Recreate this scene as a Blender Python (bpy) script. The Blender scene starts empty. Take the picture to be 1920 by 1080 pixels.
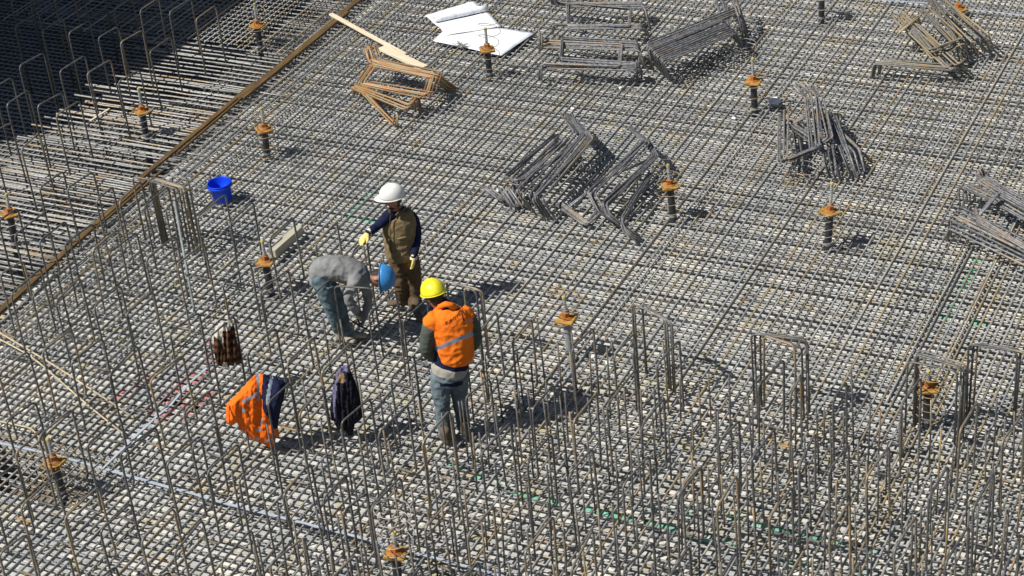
import bpy, bmesh, math, random
import numpy as np
from mathutils import Vector, Matrix, noise

# ---------------------------------------------------------------- camera, sky, sun, exposure
RX = np.array([0.8996636, 0.42793425, -0.08647362])      # image right, in world axes
RD = np.array([0.16045498, -0.50830388, -0.84609773])    # image down
RF = np.array([-0.40602908, 0.7473282, -0.52596668])     # viewing direction
CAM = np.array([10.86428218, -17.37113594, 12.8])
FPX = 3754.85
sc = bpy.context.scene
COL = sc.collection
cd = bpy.data.cameras.new('camera'); cam = bpy.data.objects.new('camera', cd); COL.objects.link(cam)
cd.lens = FPX / 1920 * 36; cd.sensor_width = 36; cd.clip_start = 0.5; cd.clip_end = 400
m = Matrix.Identity(4)
for i in range(3):
    m[i][0] = RX[i]; m[i][1] = -RD[i]; m[i][2] = -RF[i]; m[i][3] = CAM[i]
cam.matrix_world = m
sc.camera = cam
SUN_AZ, SUN_EL = math.radians(47), math.radians(52)       # shadows run towards SUN_AZ (from +X)
w = bpy.data.worlds.new('World'); sc.world = w; w.use_nodes = True
nt = w.node_tree; bg = nt.nodes['Background']
sky = nt.nodes.new('ShaderNodeTexSky'); sky.sky_type = 'NISHITA'; sky.sun_disc = False
sky.sun_elevation = SUN_EL
sdir = Vector((-math.cos(SUN_AZ) * math.cos(SUN_EL), -math.sin(SUN_AZ) * math.cos(SUN_EL), math.sin(SUN_EL)))
sky.sun_rotation = math.atan2(sdir.x, sdir.y)
nt.links.new(sky.outputs[0], bg.inputs[0]); bg.inputs[1].default_value = 0.05
sl = bpy.data.lights.new('sun', 'SUN'); sl.energy = 5.0; sl.angle = math.radians(0.5); sl.color = (1, 0.955, 0.88)
so = bpy.data.objects.new('sun', sl); COL.objects.link(so)
so.rotation_euler = (-sdir).to_track_quat('-Z', 'Y').to_euler()
sc.view_settings.view_transform = 'Standard'; sc.view_settings.look = 'None'
sc.view_settings.exposure = 0.08; sc.view_settings.gamma = 1; sc.view_settings.use_curve_mapping = False
sc.cycles.max_bounces = 4; sc.cycles.diffuse_bounces = 1

rnd = random.Random(7)
def U(a, b): return rnd.uniform(a, b)

def at(px, py, z=0.0):
    """point of the horizontal plane at height z seen at a pixel of the 1920x1080 photograph"""
    d = RX * (px - 960) + RD * (py - 540) + RF * FPX
    return Vector(CAM + d * ((z - CAM[2]) / d[2]))
NV = np.array([0.53, -0.848, 0.0])                        # level direction towards the viewpoint
def on_plane(base, px, py, d=0.0):
    """point of the upright plane through base (facing the viewpoint), d metres in front of it"""
    dd = RX * (px - 960) + RD * (py - 540) + RF * FPX
    b = np.array(base); t = (b @ NV + d - CAM @ NV) / (dd @ NV)
    return Vector(CAM + dd * t)

# ---------------------------------------------------------------- materials
def new_mat(name, rough=0.6, metal=0.0, spec=0.5):
    mt = bpy.data.materials.new(name); mt.use_nodes = True
    b = mt.node_tree.nodes['Principled BSDF']
    b.inputs['Roughness'].default_value = rough; b.inputs['Metallic'].default_value = metal
    b.inputs['Specular IOR Level'].default_value = spec
    return mt, mt.node_tree, b
def ramp(nt, stops, src):
    r = nt.nodes.new('ShaderNodeValToRGB'); e = r.color_ramp.elements
    while len(e) < len(stops): e.new(0.5)
    for el, (p, c) in zip(e, stops): el.position = p; el.color = (*c, 1)
    nt.links.new(src, r.inputs[0]); return r.outputs[0]
def nz(nt, scale, detail=4, coord='Object', rough=0.6, stretch=None):
    tc = nt.nodes.new('ShaderNodeTexCoord'); n = nt.nodes.new('ShaderNodeTexNoise')
    n.inputs['Scale'].default_value = scale; n.inputs['Detail'].default_value = detail; n.inputs['Roughness'].default_value = rough
    src = tc.outputs[coord]
    if coord == 'World':
        pass
    if stretch:
        mp = nt.nodes.new('ShaderNodeMapping'); mp.inputs['Scale'].default_value = stretch
        nt.links.new(src, mp.inputs[0]); src = mp.outputs[0]
    nt.links.new(src, n.inputs[0]); return n.outputs[0]
def posnoise(nt, scale, detail=4, rough=0.6):
    g = nt.nodes.new('ShaderNodeNewGeometry'); n = nt.nodes.new('ShaderNodeTexNoise')
    n.inputs['Scale'].default_value = scale; n.inputs['Detail'].default_value = detail; n.inputs['Roughness'].default_value = rough
    nt.links.new(g.outputs['Position'], n.inputs[0]); return n.outputs[0]
def mixc(nt, fac, a, b, mode='MIX'):
    x = nt.nodes.new('ShaderNodeMix'); x.data_type = 'RGBA'; x.blend_type = mode
    for s, v in ((x.inputs[0], fac), (x.inputs[6], a), (x.inputs[7], b)):
        if hasattr(v, 'is_output') or isinstance(v, bpy.types.NodeSocket): nt.links.new(v, s)
        elif isinstance(v, (int, float)): s.default_value = v
        else: s.default_value = (*v, 1)
    return x.outputs[2]
def bump(nt, b, h, strength=0.4, dist=0.01):
    bp = nt.nodes.new('ShaderNodeBump'); bp.inputs['Strength'].default_value = strength; bp.inputs['Distance'].default_value = dist
    nt.links.new(h, bp.inputs['Height']); nt.links.new(bp.outputs[0], b.inputs['Normal'])

def steel_mat(name, rust=0.5, base=(0.2, 0.2, 0.195), dark=(0.10, 0.10, 0.10), rustc=(0.34, 0.2, 0.07)):
    mt, nt, b = new_mat(name, 0.42, 0.1)
    oi = nt.nodes.new('ShaderNodeObjectInfo')
    n1 = posnoise(nt, 2.2, 5); n2 = posnoise(nt, 22, 3)
    c = mixc(nt, ramp(nt, [(0.35, (0, 0, 0)), (0.65, (1, 1, 1))], n2), dark, base)
    # rust: some bars more than others, in patches along them
    ad = nt.nodes.new('ShaderNodeMath'); ad.operation = 'ADD'; nt.links.new(n1, ad.inputs[0])
    mu = nt.nodes.new('ShaderNodeMath'); mu.operation = 'MULTIPLY_ADD'; nt.links.new(oi.outputs['Random'], mu.inputs[0])
    mu.inputs[1].default_value = 0.34; mu.inputs[2].default_value = -0.25 + 0.25 * rust
    nt.links.new(mu.outputs[0], ad.inputs[1])
    fac = ramp(nt, [(0.50, (0, 0, 0)), (0.78, (1, 1, 1))], ad.outputs[0])
    tan = mixc(nt, ramp(nt, [(0.4, (0, 0, 0)), (0.6, (1, 1, 1))], posnoise(nt, 9, 3)), rustc, (0.30, 0.25, 0.15))
    c = mixc(nt, fac, c, tan)
    # a little value change from bar to bar
    hv = nt.nodes.new('ShaderNodeHueSaturation'); mr = nt.nodes.new('ShaderNodeMapRange')
    nt.links.new(oi.outputs['Random'], mr.inputs[0]); mr.inputs[3].default_value = 0.75; mr.inputs[4].default_value = 1.25
    nt.links.new(mr.outputs[0], hv.inputs['Value']); nt.links.new(c, hv.inputs['Color'])
    nt.links.new(hv.outputs[0], b.inputs['Base Color'])
    wv = nt.nodes.new('ShaderNodeTexWave'); wv.inputs['Scale'].default_value = 30; wv.inputs['Distortion'].default_value = 1
    g = nt.nodes.new('ShaderNodeNewGeometry'); nt.links.new(g.outputs['Position'], wv.inputs[0])
    bump(nt, b, wv.outputs[1], 0.35, 0.002)
    return mt
def plain(name, col, rough=0.6, metal=0, var=0.25, scale=12, spec=0.4, bumpy=0.0, bscale=60, coord='Object'):
    mt, nt, b = new_mat(name, rough, metal, spec)
    lo = tuple(max(0, c * (1 - var)) for c in col); hi = tuple(min(1, c * (1 + var)) for c in col)
    nt.links.new(ramp(nt, [(0.3, lo), (0.7, hi)], nz(nt, scale, 5, coord)), b.inputs['Base Color'])
    if bumpy: bump(nt, b, nz(nt, bscale, 4, coord), bumpy, 0.01)
    return mt

M = {}
M['steel'] = steel_mat('rebar_steel', 0.2, base=(0.48, 0.48, 0.46), dark=(0.29, 0.29, 0.28), rustc=(0.4, 0.28, 0.13))
M['steel_pit'] = steel_mat('rebar_steel_pit', 0.2, base=(0.42, 0.42, 0.42), dark=(0.25, 0.25, 0.25))
M['steel_low'] = steel_mat('rebar_steel_lower_layer', 0.0, base=(0.40, 0.40, 0.39), dark=(0.22, 0.22, 0.22))
M['steel_T'] = steel_mat('rebar_steel_pale', 0.2, base=(0.5, 0.5, 0.48), dark=(0.25, 0.25, 0.24))
M['steel_v'] = steel_mat('rebar_steel_starter', 0.15, base=(0.17, 0.17, 0.165), dark=(0.08, 0.08, 0.08))
M['steel_heap'] = steel_mat('rebar_steel_heap', 0.0, base=(0.26, 0.265, 0.275), dark=(0.09, 0.09, 0.10))
M['steel_rust'] = steel_mat('rebar_steel_rusty', 1.4, base=(0.3, 0.18, 0.09), dark=(0.12, 0.07, 0.035), rustc=(0.42, 0.2, 0.07))
M['steel_old'] = steel_mat('rebar_steel_weathered', 0.75, base=(0.33, 0.32, 0.29), dark=(0.16, 0.15, 0.14), rustc=(0.36, 0.26, 0.13))
# concrete
mt, nt, b = new_mat('blinding_concrete', 0.9, 0, 0.2)
c = ramp(nt, [(0.3, (0.27, 0.31, 0.35)), (0.5, (0.47, 0.48, 0.475)), (0.68, (0.68, 0.65, 0.57))], posnoise(nt, 0.8, 6, 0.7))
c = mixc(nt, ramp(nt, [(0.42, (0, 0, 0)), (0.72, (1, 1, 1))], posnoise(nt, 6, 5)), c, (0.58, 0.565, 0.52))
c = mixc(nt, ramp(nt, [(0.60, (0, 0, 0)), (0.72, (0.7, 0.7, 0.7))], posnoise(nt, 0.45, 4)), c, (0.5, 0.45, 0.28))
c = mixc(nt, ramp(nt, [(0.62, (0, 0, 0)), (0.7, (0.8, 0.8, 0.8))], posnoise(nt, 3.1, 3)), c, (0.24, 0.25, 0.26))
vo = nt.nodes.new('ShaderNodeTexVoronoi'); vo.inputs['Scale'].default_value = 9; gg = nt.nodes.new('ShaderNodeNewGeometry'); nt.links.new(gg.outputs['Position'], vo.inputs[0])
c = mixc(nt, 0.75, c, ramp(nt, [(0.15, (0.65, 0.68, 0.70)), (0.5, (1.05, 1.05, 1.04)), (0.85, (1.5, 1.47, 1.38))], vo.outputs[1]), 'MULTIPLY')
c = mixc(nt, ramp(nt, [(0.6, (0, 0, 0)), (0.66, (1, 1, 1))], posnoise(nt, 5.3, 2)), c, (0.46, 0.42, 0.27))
nt.links.new(c, b.inputs['Base Color']); bump(nt, b, posnoise(nt, 40, 5), 0.6, 0.01); M['slab'] = mt
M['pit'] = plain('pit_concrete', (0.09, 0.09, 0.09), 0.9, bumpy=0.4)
M['earth'] = plain('site_earth', (0.2, 0.16, 0.11), 0.95, scale=0.6, bumpy=0.5, bscale=4)
M['wall'] = plain('cast_concrete', (0.33, 0.32, 0.3), 0.85, scale=1.2, bumpy=0.3)
# woods
def wood(name, a, bcol, sc_=(1, 14, 14)):
    mt, nt, b = new_mat(name, 0.75, 0, 0.25)
    nt.links.new(ramp(nt, [(0.3, a), (0.7, bcol)], nz(nt, 3, 6, 'Object', 0.65, sc_)), b.inputs['Base Color'])
    bump(nt, b, nz(nt, 6, 6, 'Object', 0.6, sc_), 0.3, 0.004); return mt
M['wood_pale'] = wood('pale_sawn_timber', (0.62, 0.52, 0.36), (0.85, 0.76, 0.58))
M['wood_grey'] = wood('grey_sawn_timber', (0.36, 0.34, 0.26), (0.56, 0.53, 0.42))
M['wood_brown'] = wood('weathered_brown_board', (0.06, 0.04, 0.02), (0.2, 0.125, 0.05))
M['rod'] = plain('galvanised_rod', (0.5, 0.52, 0.53), 0.4, 0.5, bumpy=0.8, bscale=90)
M['tube'] = plain('black_plastic_tube', (0.035, 0.037, 0.045), 0.45, scale=8)
M['tube_grey'] = plain('grey_plastic_tube', (0.3, 0.31, 0.33), 0.5)
M['plate'] = plain('rusty_plate', (0.38, 0.21, 0.045), 0.85, var=0.6, scale=11, bumpy=0.3)
M['nut'] = plain('rusty_nut', (0.38, 0.14, 0.03), 0.8, var=0.4, scale=30)
M['cap'] = plain('yellow_cap', (0.5, 0.42, 0.14), 0.5)
M['wire'] = plain('rusty_wire', (0.34, 0.26, 0.15), 0.6, 0.2, var=0.4, scale=6)
M['wire_grey'] = plain('grey_wire', (0.42, 0.4, 0.37), 0.5, 0.3, var=0.3, scale=6)
M['paper'] = plain('white_paper', (0.86, 0.88, 0.92), 0.7, var=0.03)
mt, nt, b = new_mat('printed_paper', 0.7)
tc = nt.nodes.new('ShaderNodeTexCoord'); br = nt.nodes.new('ShaderNodeTexBrick')
br.inputs['Scale'].default_value = 5; br.inputs['Mortar Size'].default_value = 0.006
br.inputs['Color1'].default_value = (.86, .88, .93, 1); br.inputs['Color2'].default_value = (.84, .87, .93, 1); br.inputs['Mortar'].default_value = (.6, .66, .78, 1)
nt.links.new(tc.outputs['Object'], br.inputs[0])
nt.links.new(mixc(nt, ramp(nt, [(0.56, (0, 0, 0)), (0.6, (0.8, 0.8, 0.8))], nz(nt, 4, 2)), br.outputs[0], (0.62, 0.68, 0.8)), b.inputs['Base Color'])
M['print'] = mt
M['blue_plastic'] = plain('blue_plastic', (0.0, 0.06, 0.8), 0.45, var=0.2)
M['strip'] = plain('pale_blue_strip', (0.4, 0.46, 0.54), 0.6, var=0.12)
M['green_paint'] = plain('green_marking_paint', (0.2, 0.5, 0.36), 0.8, var=0.35, scale=7)
M['red_paint'] = plain('red_marking_paint', (0.5, 0.2, 0.19), 0.8, var=0.35, scale=7)
M['white_bit'] = plain('white_debris', (0.8, 0.8, 0.78), 0.7)
# clothes and skin
def cloth(name, col, var=0.18, sc_=9, rough=0.9):
    return plain(name, col, rough, var=var, scale=sc_, spec=0.2, bumpy=0.8, bscale=16)
M['skin'] = plain('skin', (0.42, 0.2, 0.13), 0.55, var=0.1)
M['hair'] = plain('hair', (0.03, 0.022, 0.018), 0.7)
M['eye'] = plain('eye', (0.05, 0.04, 0.04), 0.2)
M['navy'] = cloth('navy_cloth', (0.012, 0.016, 0.05))
M['olive'] = cloth('olive_vest', (0.22, 0.165, 0.085))
M['olive_dark'] = cloth('olive_vest_trim', (0.1, 0.075, 0.04))
M['brown_trousers'] = cloth('brown_trousers', (0.12, 0.08, 0.045))
M['grey_knit'] = cloth('grey_sweater', (0.24, 0.245, 0.245))
M['jeans'] = cloth('faded_jeans', (0.13, 0.19, 0.22), 0.45, 5)
M['jeans2'] = cloth('worn_jeans', (0.14, 0.185, 0.21), 0.5, 6)
M['greensleeve'] = cloth('grey_green_sleeve', (0.085, 0.1, 0.08))
M['orange'] = cloth('orange_hivis', (0.95, 0.17, 0.012), 0.1)
M['orange_v'] = cloth('orange_hivis_vest', (0.95, 0.2, 0.015), 0.1)
M['reflect'] = plain('reflective_tape', (0.34, 0.38, 0.46), 0.4, 0.3)
M['ink'] = plain('dark_print', (0.1, 0.02, 0.01), 0.8)
M['boot'] = cloth('brown_boot', (0.13, 0.1, 0.07))
M['boot2'] = cloth('pale_boot', (0.36, 0.33, 0.27))
M['glove_y'] = plain('yellow_glove', (0.78, 0.62, 0.2), 0.8, var=0.3, scale=14)
M['glove_w'] = plain('white_glove_cuff', (0.8, 0.76, 0.6), 0.8)
M['glove_g'] = plain('grey_glove', (0.12, 0.115, 0.1), 0.8)
M['hat_white'] = plain('white_helmet', (0.8, 0.8, 0.77), 0.42, var=0.08, bumpy=0.1)
M['hat_blue'] = plain('blue_helmet', (0.045, 0.25, 0.58), 0.45, var=0.2, bumpy=0.1)
M['hat_yellow'] = plain('yellow_helmet', (0.88, 0.77, 0.03), 0.42, var=0.12, bumpy=0.1)
M['strap'] = plain('black_strap', (0.02, 0.02, 0.02), 0.6)
M['pale_shirt'] = cloth('pale_shirt', (0.4, 0.38, 0.33))
M['jacket_dark'] = cloth('dark_jacket', (0.014, 0.014, 0.022))
M['jacket_lining'] = cloth('violet_grey_lining', (0.15, 0.14, 0.24))
M['tan'] = cloth('tan_patch', (0.28, 0.19, 0.11))
M['cream'] = cloth('cream_fleece', (0.62, 0.58, 0.5))
mt, nt, b = new_mat('plaid_flannel', 0.9, 0, 0.1)
tc = nt.nodes.new('ShaderNodeTexCoord'); acc = (0.07, 0.035, 0.02)
for ax, s_ in (('X', 26), ('Z', 20)):
    wv = nt.nodes.new('ShaderNodeTexWave'); wv.bands_direction = ax; wv.inputs['Scale'].default_value = s_ / 6.28; wv.inputs['Distortion'].default_value = 0.8
    nt.links.new(tc.outputs['Object'], wv.inputs[0])
    acc = mixc(nt, ramp(nt, [(0.45, (0, 0, 0)), (0.55, (0.55, 0.55, 0.55))], wv.outputs[1]), acc, (0.012, 0.012, 0.012) if ax == 'X' else (0.2, 0.1, 0.05))
nt.links.new(acc, b.inputs['Base Color']); M['plaid'] = mt

# ---------------------------------------------------------------- mesh helpers
class MB:
    def __init__(s): s.v = []; s.f = []; s.m = []
    def add(s, verts, faces, mi=0):
        o = len(s.v); s.v += [tuple(v) for v in verts]; s.f += [tuple(i + o for i in f) for f in faces]; s.m += [mi] * len(faces)
    def tube(s, path, r, seg=6, mi=0, caps=True):
        p = [Vector(q) for q in path]; n = len(p)
        t = [(p[min(i + 1, n - 1)] - p[max(i - 1, 0)]).normalized() for i in range(n)]
        u = t[0].orthogonal().normalized(); vs = []
        rr = r if isinstance(r, (list, tuple)) else [r] * n
        for i in range(n):
            u = (u - t[i] * u.dot(t[i]))
            u = u.normalized() if u.length > 1e-6 else t[i].orthogonal().normalized()
            w_ = t[i].cross(u)
            for k in range(seg):
                a = 2 * math.pi * k / seg
                vs.append(p[i] + (u * math.cos(a) + w_ * math.sin(a)) * rr[i])
        fs = [(i * seg + k, i * seg + (k + 1) % seg, (i + 1) * seg + (k + 1) % seg, (i + 1) * seg + k) for i in range(n - 1) for k in range(seg)]
        if caps: fs += [tuple(range(seg))[::-1], tuple((n - 1) * seg + k for k in range(seg))]
        s.add(vs, fs, mi)
    def box(s, c, sx, sy, sz, rot=0.0, mi=0, mtx=None):
        R_ = mtx or Matrix.Rotation(rot, 3, 'Z'); c = Vector(c)
        vs = [c + R_ @ Vector((x * sx / 2, y * sy / 2, z * sz / 2)) for x in (-1, 1) for y in (-1, 1) for z in (-1, 1)]
        s.add(vs, [(0, 1, 3, 2), (4, 6, 7, 5), (0, 4, 5, 1), (2, 3, 7, 6), (0, 2, 6, 4), (1, 5, 7, 3)], mi)
    def lathe(s, prof, c=(0, 0, 0), seg=20, mi=0):
        c = Vector(c); vs = []; n = len(prof)
        for r, z in prof:
            for k in range(seg):
                a = 2 * math.pi * k / seg; vs.append(c + Vector((r * math.cos(a), r * math.sin(a), z)))
        fs = [(i * seg + k, i * seg + (k + 1) % seg, (i + 1) * seg + (k + 1) % seg, (i + 1) * seg + k) for i in range(n - 1) for k in range(seg)]
        s.add(vs, fs, mi)
    def mesh(s, name, mats, smooth=False):
        me = bpy.data.meshes.new(name); me.from_pydata(s.v, [], s.f)
        for mm in (mats if isinstance(mats, (list, tuple)) else [mats]): me.materials.append(mm)
        me.polygons.foreach_set('material_index', s.m)
        if smooth: me.polygons.foreach_set('use_smooth', [True] * len(s.f))
        me.update(); return me
def obj(name, me, parent=None, loc=None, rz=None):
    o = bpy.data.objects.new(name, me); COL.objects.link(o)
    if parent: o.parent = parent
    if loc is not None: o.location = loc
    if rz is not None: o.rotation_euler = (0, 0, rz)
    return o
def tag(o, label=None, cat=None, group=None, kind=None):
    for k, v in (('label', label), ('category', cat), ('group', group), ('kind', kind)):
        if v: o[k] = v
    return o
def empty(name, loc=(0, 0, 0), rz=0):
    return obj(name, None, None, loc, rz)
def fillet(path, r=0.05, n=3):
    p = [Vector(q) for q in path]; out = [p[0]]
    for i in range(1, len(p) - 1):
        a, b_, c_ = p[i - 1], p[i], p[i + 1]
        d1 = (a - b_); d2 = (c_ - b_); rr = min(r, d1.length * .45, d2.length * .45)
        s_, e_ = b_ + d1.normalized() * rr, b_ + d2.normalized() * rr
        for k in range(n + 1):
            t = k / n; out.append(s_ * (1 - t) ** 2 + b_ * 2 * t * (1 - t) + e_ * t * t)
    out.append(p[-1]); return out
def copy_tree(o, parent=None):
    c_ = o.copy(); COL.objects.link(c_); c_.parent = parent
    for ch in o.children: copy_tree(ch, c_)
    return c_

# ---------------------------------------------------------------- ground, slab, pit
SLAB = -0.095
EDGE = -4.98                      # where the slab steps down into the pit
mb = MB(); mb.add([(-60, -60, -0.75), (60, -60, -0.75), (60, 60, -0.75), (-60, 60, -0.75)], [(0, 1, 2, 3)])
tag(obj('ground', mb.mesh('ground', M['earth'])), kind='structure')
hx0, hx1, hy0, hy1 = -3.6, -1.75, -4.55, -3.6     # opening added in the slab to make a dark patch
mb = MB()
for xa, xb, ya, yb in ((EDGE, 24, -21, hy0), (EDGE, 24, hy1, 23), (EDGE, hx0, hy0, hy1), (hx1, 24, hy0, hy1)):
    mb.box(((xa + xb) / 2, (ya + yb) / 2, SLAB - 0.3), xb - xa, yb - ya, 0.6)
tag(obj('slab', mb.mesh('slab', M['slab'])), kind='structure')
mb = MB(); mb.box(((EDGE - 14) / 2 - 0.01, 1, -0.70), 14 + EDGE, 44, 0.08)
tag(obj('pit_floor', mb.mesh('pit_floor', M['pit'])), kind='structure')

# ---------------------------------------------------------------- the upper mat of bars, one object per bar
R1 = 0.012
def bar_mesh(name, axis, L, wav, r=R1, mat='steel', n=14):
    mb = MB(); ph = [U(0, 6) for _ in range(4)]
    pts = []
    for i in range(n):
        t = i / (n - 1); o1 = wav * (math.sin(t * 9 + ph[0]) + .5 * math.sin(t * 23 + ph[1])); o2 = wav * .35 * math.sin(t * 17 + ph[2])
        pts.append((o1, t * L, o2) if axis == 'Y' else (t * L, o1, o2))
    mb.tube(pts, r, 6); return mb.mesh(name, M[mat], True)
mat_e = tag(empty('rebar_mat', (0, 0, 0)), 'large two-way mat of closely spaced steel bars covering the slab', 'rebar mat')
LM = [bar_mesh('long_bar', 'Y', 22, 0.005) for _ in range(5)]
LMR = [bar_mesh('long_bar_rusty', 'Y', 22, 0.005, mat='steel_old') for _ in range(2)]
LAP = [bar_mesh('lap_bar', 'Y', l, 0.004) for l in (3.5, 6, 8)]
x = EDGE + 0.09; lines = []
while x < 10.4:
    o = obj('long_bar', rnd.choice(LMR) if rnd.random() < (0.13 if x < 3.4 else 0.4) else rnd.choice(LM), mat_e, (x + U(-.008, .008), -9 + U(-.3, .3), -R1 + U(-.003, .003)))
    o.rotation_euler = (0, 0, U(-.0012, .0012)); lines.append(x)
    if rnd.random() < 0.10 and len(lines) % 2:
        k = rnd.choice(LAP); p = obj('lap_bar', k, mat_e, (x + 0.029, U(-7, 8), -R1 + U(-.002, .004)))
        p.rotation_euler = (0, 0, U(-.001, .001))
    x += 0.1015
TM = [bar_mesh('cross_bar', 'X', 15.6, 0.004, r=.0115, mat='steel_low') for _ in range(4)]
y = -8.0; TY = []
while y < 12.6:
    o = obj('cross_bar', rnd.choice(TM), mat_e, (EDGE + 0.03, y + U(-.008, .008), -2 * R1 - .0125)); TY.append(y)
    o.rotation_euler = (0, 0, U(-.0015, .0015))
    y += 0.112
# lower layers on the slab: too many and too hidden to pick apart
mb = MB()
for i, ty in enumerate(TY[:-1]):
    if i % 3: mb.tube([(EDGE + .05, ty + .05 + U(-.015, .015), SLAB + .018), (10.5, ty + .05 + U(-.015, .015), SLAB + .018)], .007, 5)
tag(obj('lower_bar', mb.mesh('lower_bar', M['steel_low']), mat_e), kind='stuff')
mb = MB()
for k in range(4200):
    xx, yy = rnd.choice(lines), rnd.choice(TY)
    a = U(.5, 1.1); l = U(.016, .026); dx, dy = l * math.cos(a), l * math.sin(a)
    mb.tube([(xx - dx, yy - dy, -.03), (xx, yy, .004), (xx + dx, yy + dy, -.03)], .0035, 3, caps=False)
    mb.tube([(xx, yy, .0), (xx + U(-.02, .02), yy + U(-.02, .02), U(.012, .035))], .003, 3, caps=False)
tag(obj('tie_wire_knot', mb.mesh('tie_wire_knot', plain('tie_wire', (.22, .17, .11), .6)), mat_e), kind='stuff')

# the cantilevered pale cross bars over the pit
pm = tag(empty('pit_rebar_mat', (0, 0, 0)), 'strip of pale parallel bars running out over the dark pit beside the brown boards', 'rebar mat')
TT = [bar_mesh('cross_bar', 'X', 2.3 + .15 * k, 0.006, mat='steel_T', n=8) for k in range(4)]
y = -7.5
while y < 5.75:
    k = rnd.randrange(4); L = 2.3 + .15 * k
    o = obj('cross_bar', TT[k], pm, (EDGE - 0.02 - L + U(-.05, .05), y + U(-.012, .012), 0.0 + U(-.01, .012)))
    o.rotation_euler = (0, 0, U(-.012, .012))
    if rnd.random() < 0.45:
        o = obj('cross_bar', rnd.choice(TT), pm, (EDGE - 0.02 - L + U(-.1, .1), y + 0.03, -0.004)); o.rotation_euler = (0, 0, U(-.02, .01))
    y += rnd.choice([0.115, 0.125, 0.14])
LP = [bar_mesh('long_bar', 'Y', 9, 0.006, n=8), bar_mesh('long_bar', 'Y', 9, 0.006, n=8, mat='steel_old')]
x = -10.6
while x < EDGE - 0.1:
    obj('long_bar', rnd.choice(LP), pm, (x + U(-.01, .01), 5.8 + U(-.1, .25), 0.02 + U(-.005, .005)))
    x += rnd.choice([0.105, 0.11, 0.2])
TL2 = [bar_mesh('cross_bar', 'X', 5.4, 0.005, n=8, mat='steel_low')]
y = 5.86
while y < 13:
    obj('cross_bar', TL2[0], pm, (EDGE - 5.45, y, -0.015)); y += 0.14
# deeper meshes in the pit
mb = MB()
for z, sp in ((-0.62, 0.12),):
    x0 = -13.5
    y = -8
    while y < 13:
        mb.tube([(x0, y + U(-.02, .02), z), (EDGE - .03, y + U(-.02, .02), z)], R1, 5); y += sp
    x = x0
    while x < EDGE - .05:
        mb.tube([(x, -8, z - .026), (x + U(-.02, .02), 13, z - .026)], R1, 5); x += sp
tag(obj('lower_bar', mb.mesh('pit_lower_bar', M['steel_pit']), pm), kind='stuff')

# unseen wall added beyond the pit to cast shade over its far corner
mb = MB()
mb.box((-13.2, 6.9, 5.2), 0.4, 16.6, 12.0); mb.box((-12.95, 6.9, 3.4), 0.12, 16.6, 0.3)
tag(obj('shade_wall', mb.mesh('shade_wall', M['wall'])), 'unseen tall concrete wall added to shade the dark end of the pit', 'wall')

# ---------------------------------------------------------------- brown boards along the edge of the pit
def plank(name, a, b_, wd, th, mat, label, cat, group=None, z=0.0, lift=0.0, twist=0.0):
    a = Vector(a); b_ = Vector(b_); L = (b_ - a).length; ang = math.atan2(b_.y - a.y, b_.x - a.x)
    mb = MB(); n = 6; wx = wd / 2
    vs = []
    for i in range(n + 1):
        t = i / n; xx = t * L; s_ = 0.004 * math.sin(t * 5 + L)
        for yy, zz in ((-wx, 0), (wx, 0), (wx, th), (-wx, th)): vs.append((xx, yy + s_, zz))
    fs = [(i * 4 + k, i * 4 + (k + 1) % 4, i * 4 + 4 + (k + 1) % 4, i * 4 + 4 + k) for i in range(n) for k in range(4)] + [(3, 2, 1, 0), (n * 4, n * 4 + 1, n * 4 + 2, n * 4 + 3)]
    mb.add(vs, fs)
    o = obj(name, mb.mesh(name, mat)); o.location = a; q = Matrix.Rotation(ang, 4, 'Z') @ Matrix.Rotation(-math.atan2(b_.z - a.z, math.hypot(b_.x - a.x, b_.y - a.y)), 4, 'Y') @ Matrix.Rotation(twist, 4, 'X')
    o.matrix_world = Matrix.Translation(a) @ q
    bv = o.modifiers.new('bevel', 'BEVEL'); bv.width = 0.003; bv.segments = 1
    return tag(o, label, cat, group)
BD = [((-30, 612), (272, 340), .085, 0.0, 'brown weathered edge board at the pit, lying next to the pale string'),
      ((262, 338), (478, 158), .075, .004, 'brown weathered edge board at the pit, lying above the blue bucket'),
      ((452, 186), (650, 24), .12, .035, 'brown weathered edge board at the pit, crossed by the pale batten'),
      ((640, 28), (760, -70), .1, .0, 'brown weathered edge board at the pit, the piece past the pale batten')]
for a, b_, wd, z, lb in BD:
    plank('edge_board', at(*a, z + .01), at(*b_, z + .012), wd, 0.035, M['wood_brown'], lb, 'timber board', 'brown boards along the pit edge')
for a, b_ in (((180, 428), (300, 322)), ((330, 290), (470, 168)), ((500, 142), (600, 60))):
    p, q = at(*a, .05), at(*b_, .05)
    plank('edge_board', p + Vector((.02, 0, .0)), q + Vector((.03, 0, .0)), .03, .03, M['wood_brown'],
          'narrow brown batten lying on top of the weathered edge boards', 'timber batten', 'narrow brown battens on the edge boards')
plank('timber_batten', at(620, 28, .085), at(760, 104, .03), .07, .03, M['wood_pale'], 'long pale sawn batten lying across the brown edge board', 'timber batten')
plank('timber_plank', at(716, 92, .03), at(796, 130, .03), .14, .045, M['wood_pale'], 'short wide pale plank beside the rusty bent bars', 'timber plank')
plank('timber_beam', at(512, 484, .004), at(562, 438, .004), .11, .12, M['wood_grey'], 'short square pale timber beam lying on the bars near the bent worker', 'timber beam')
plank('timber_offcut', at(170, 228, .03), at(205, 205, .03), .035, .02, M['wood_pale'], 'small pale stick lying at the end of the pale bars over the pit', 'timber offcut')

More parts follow.
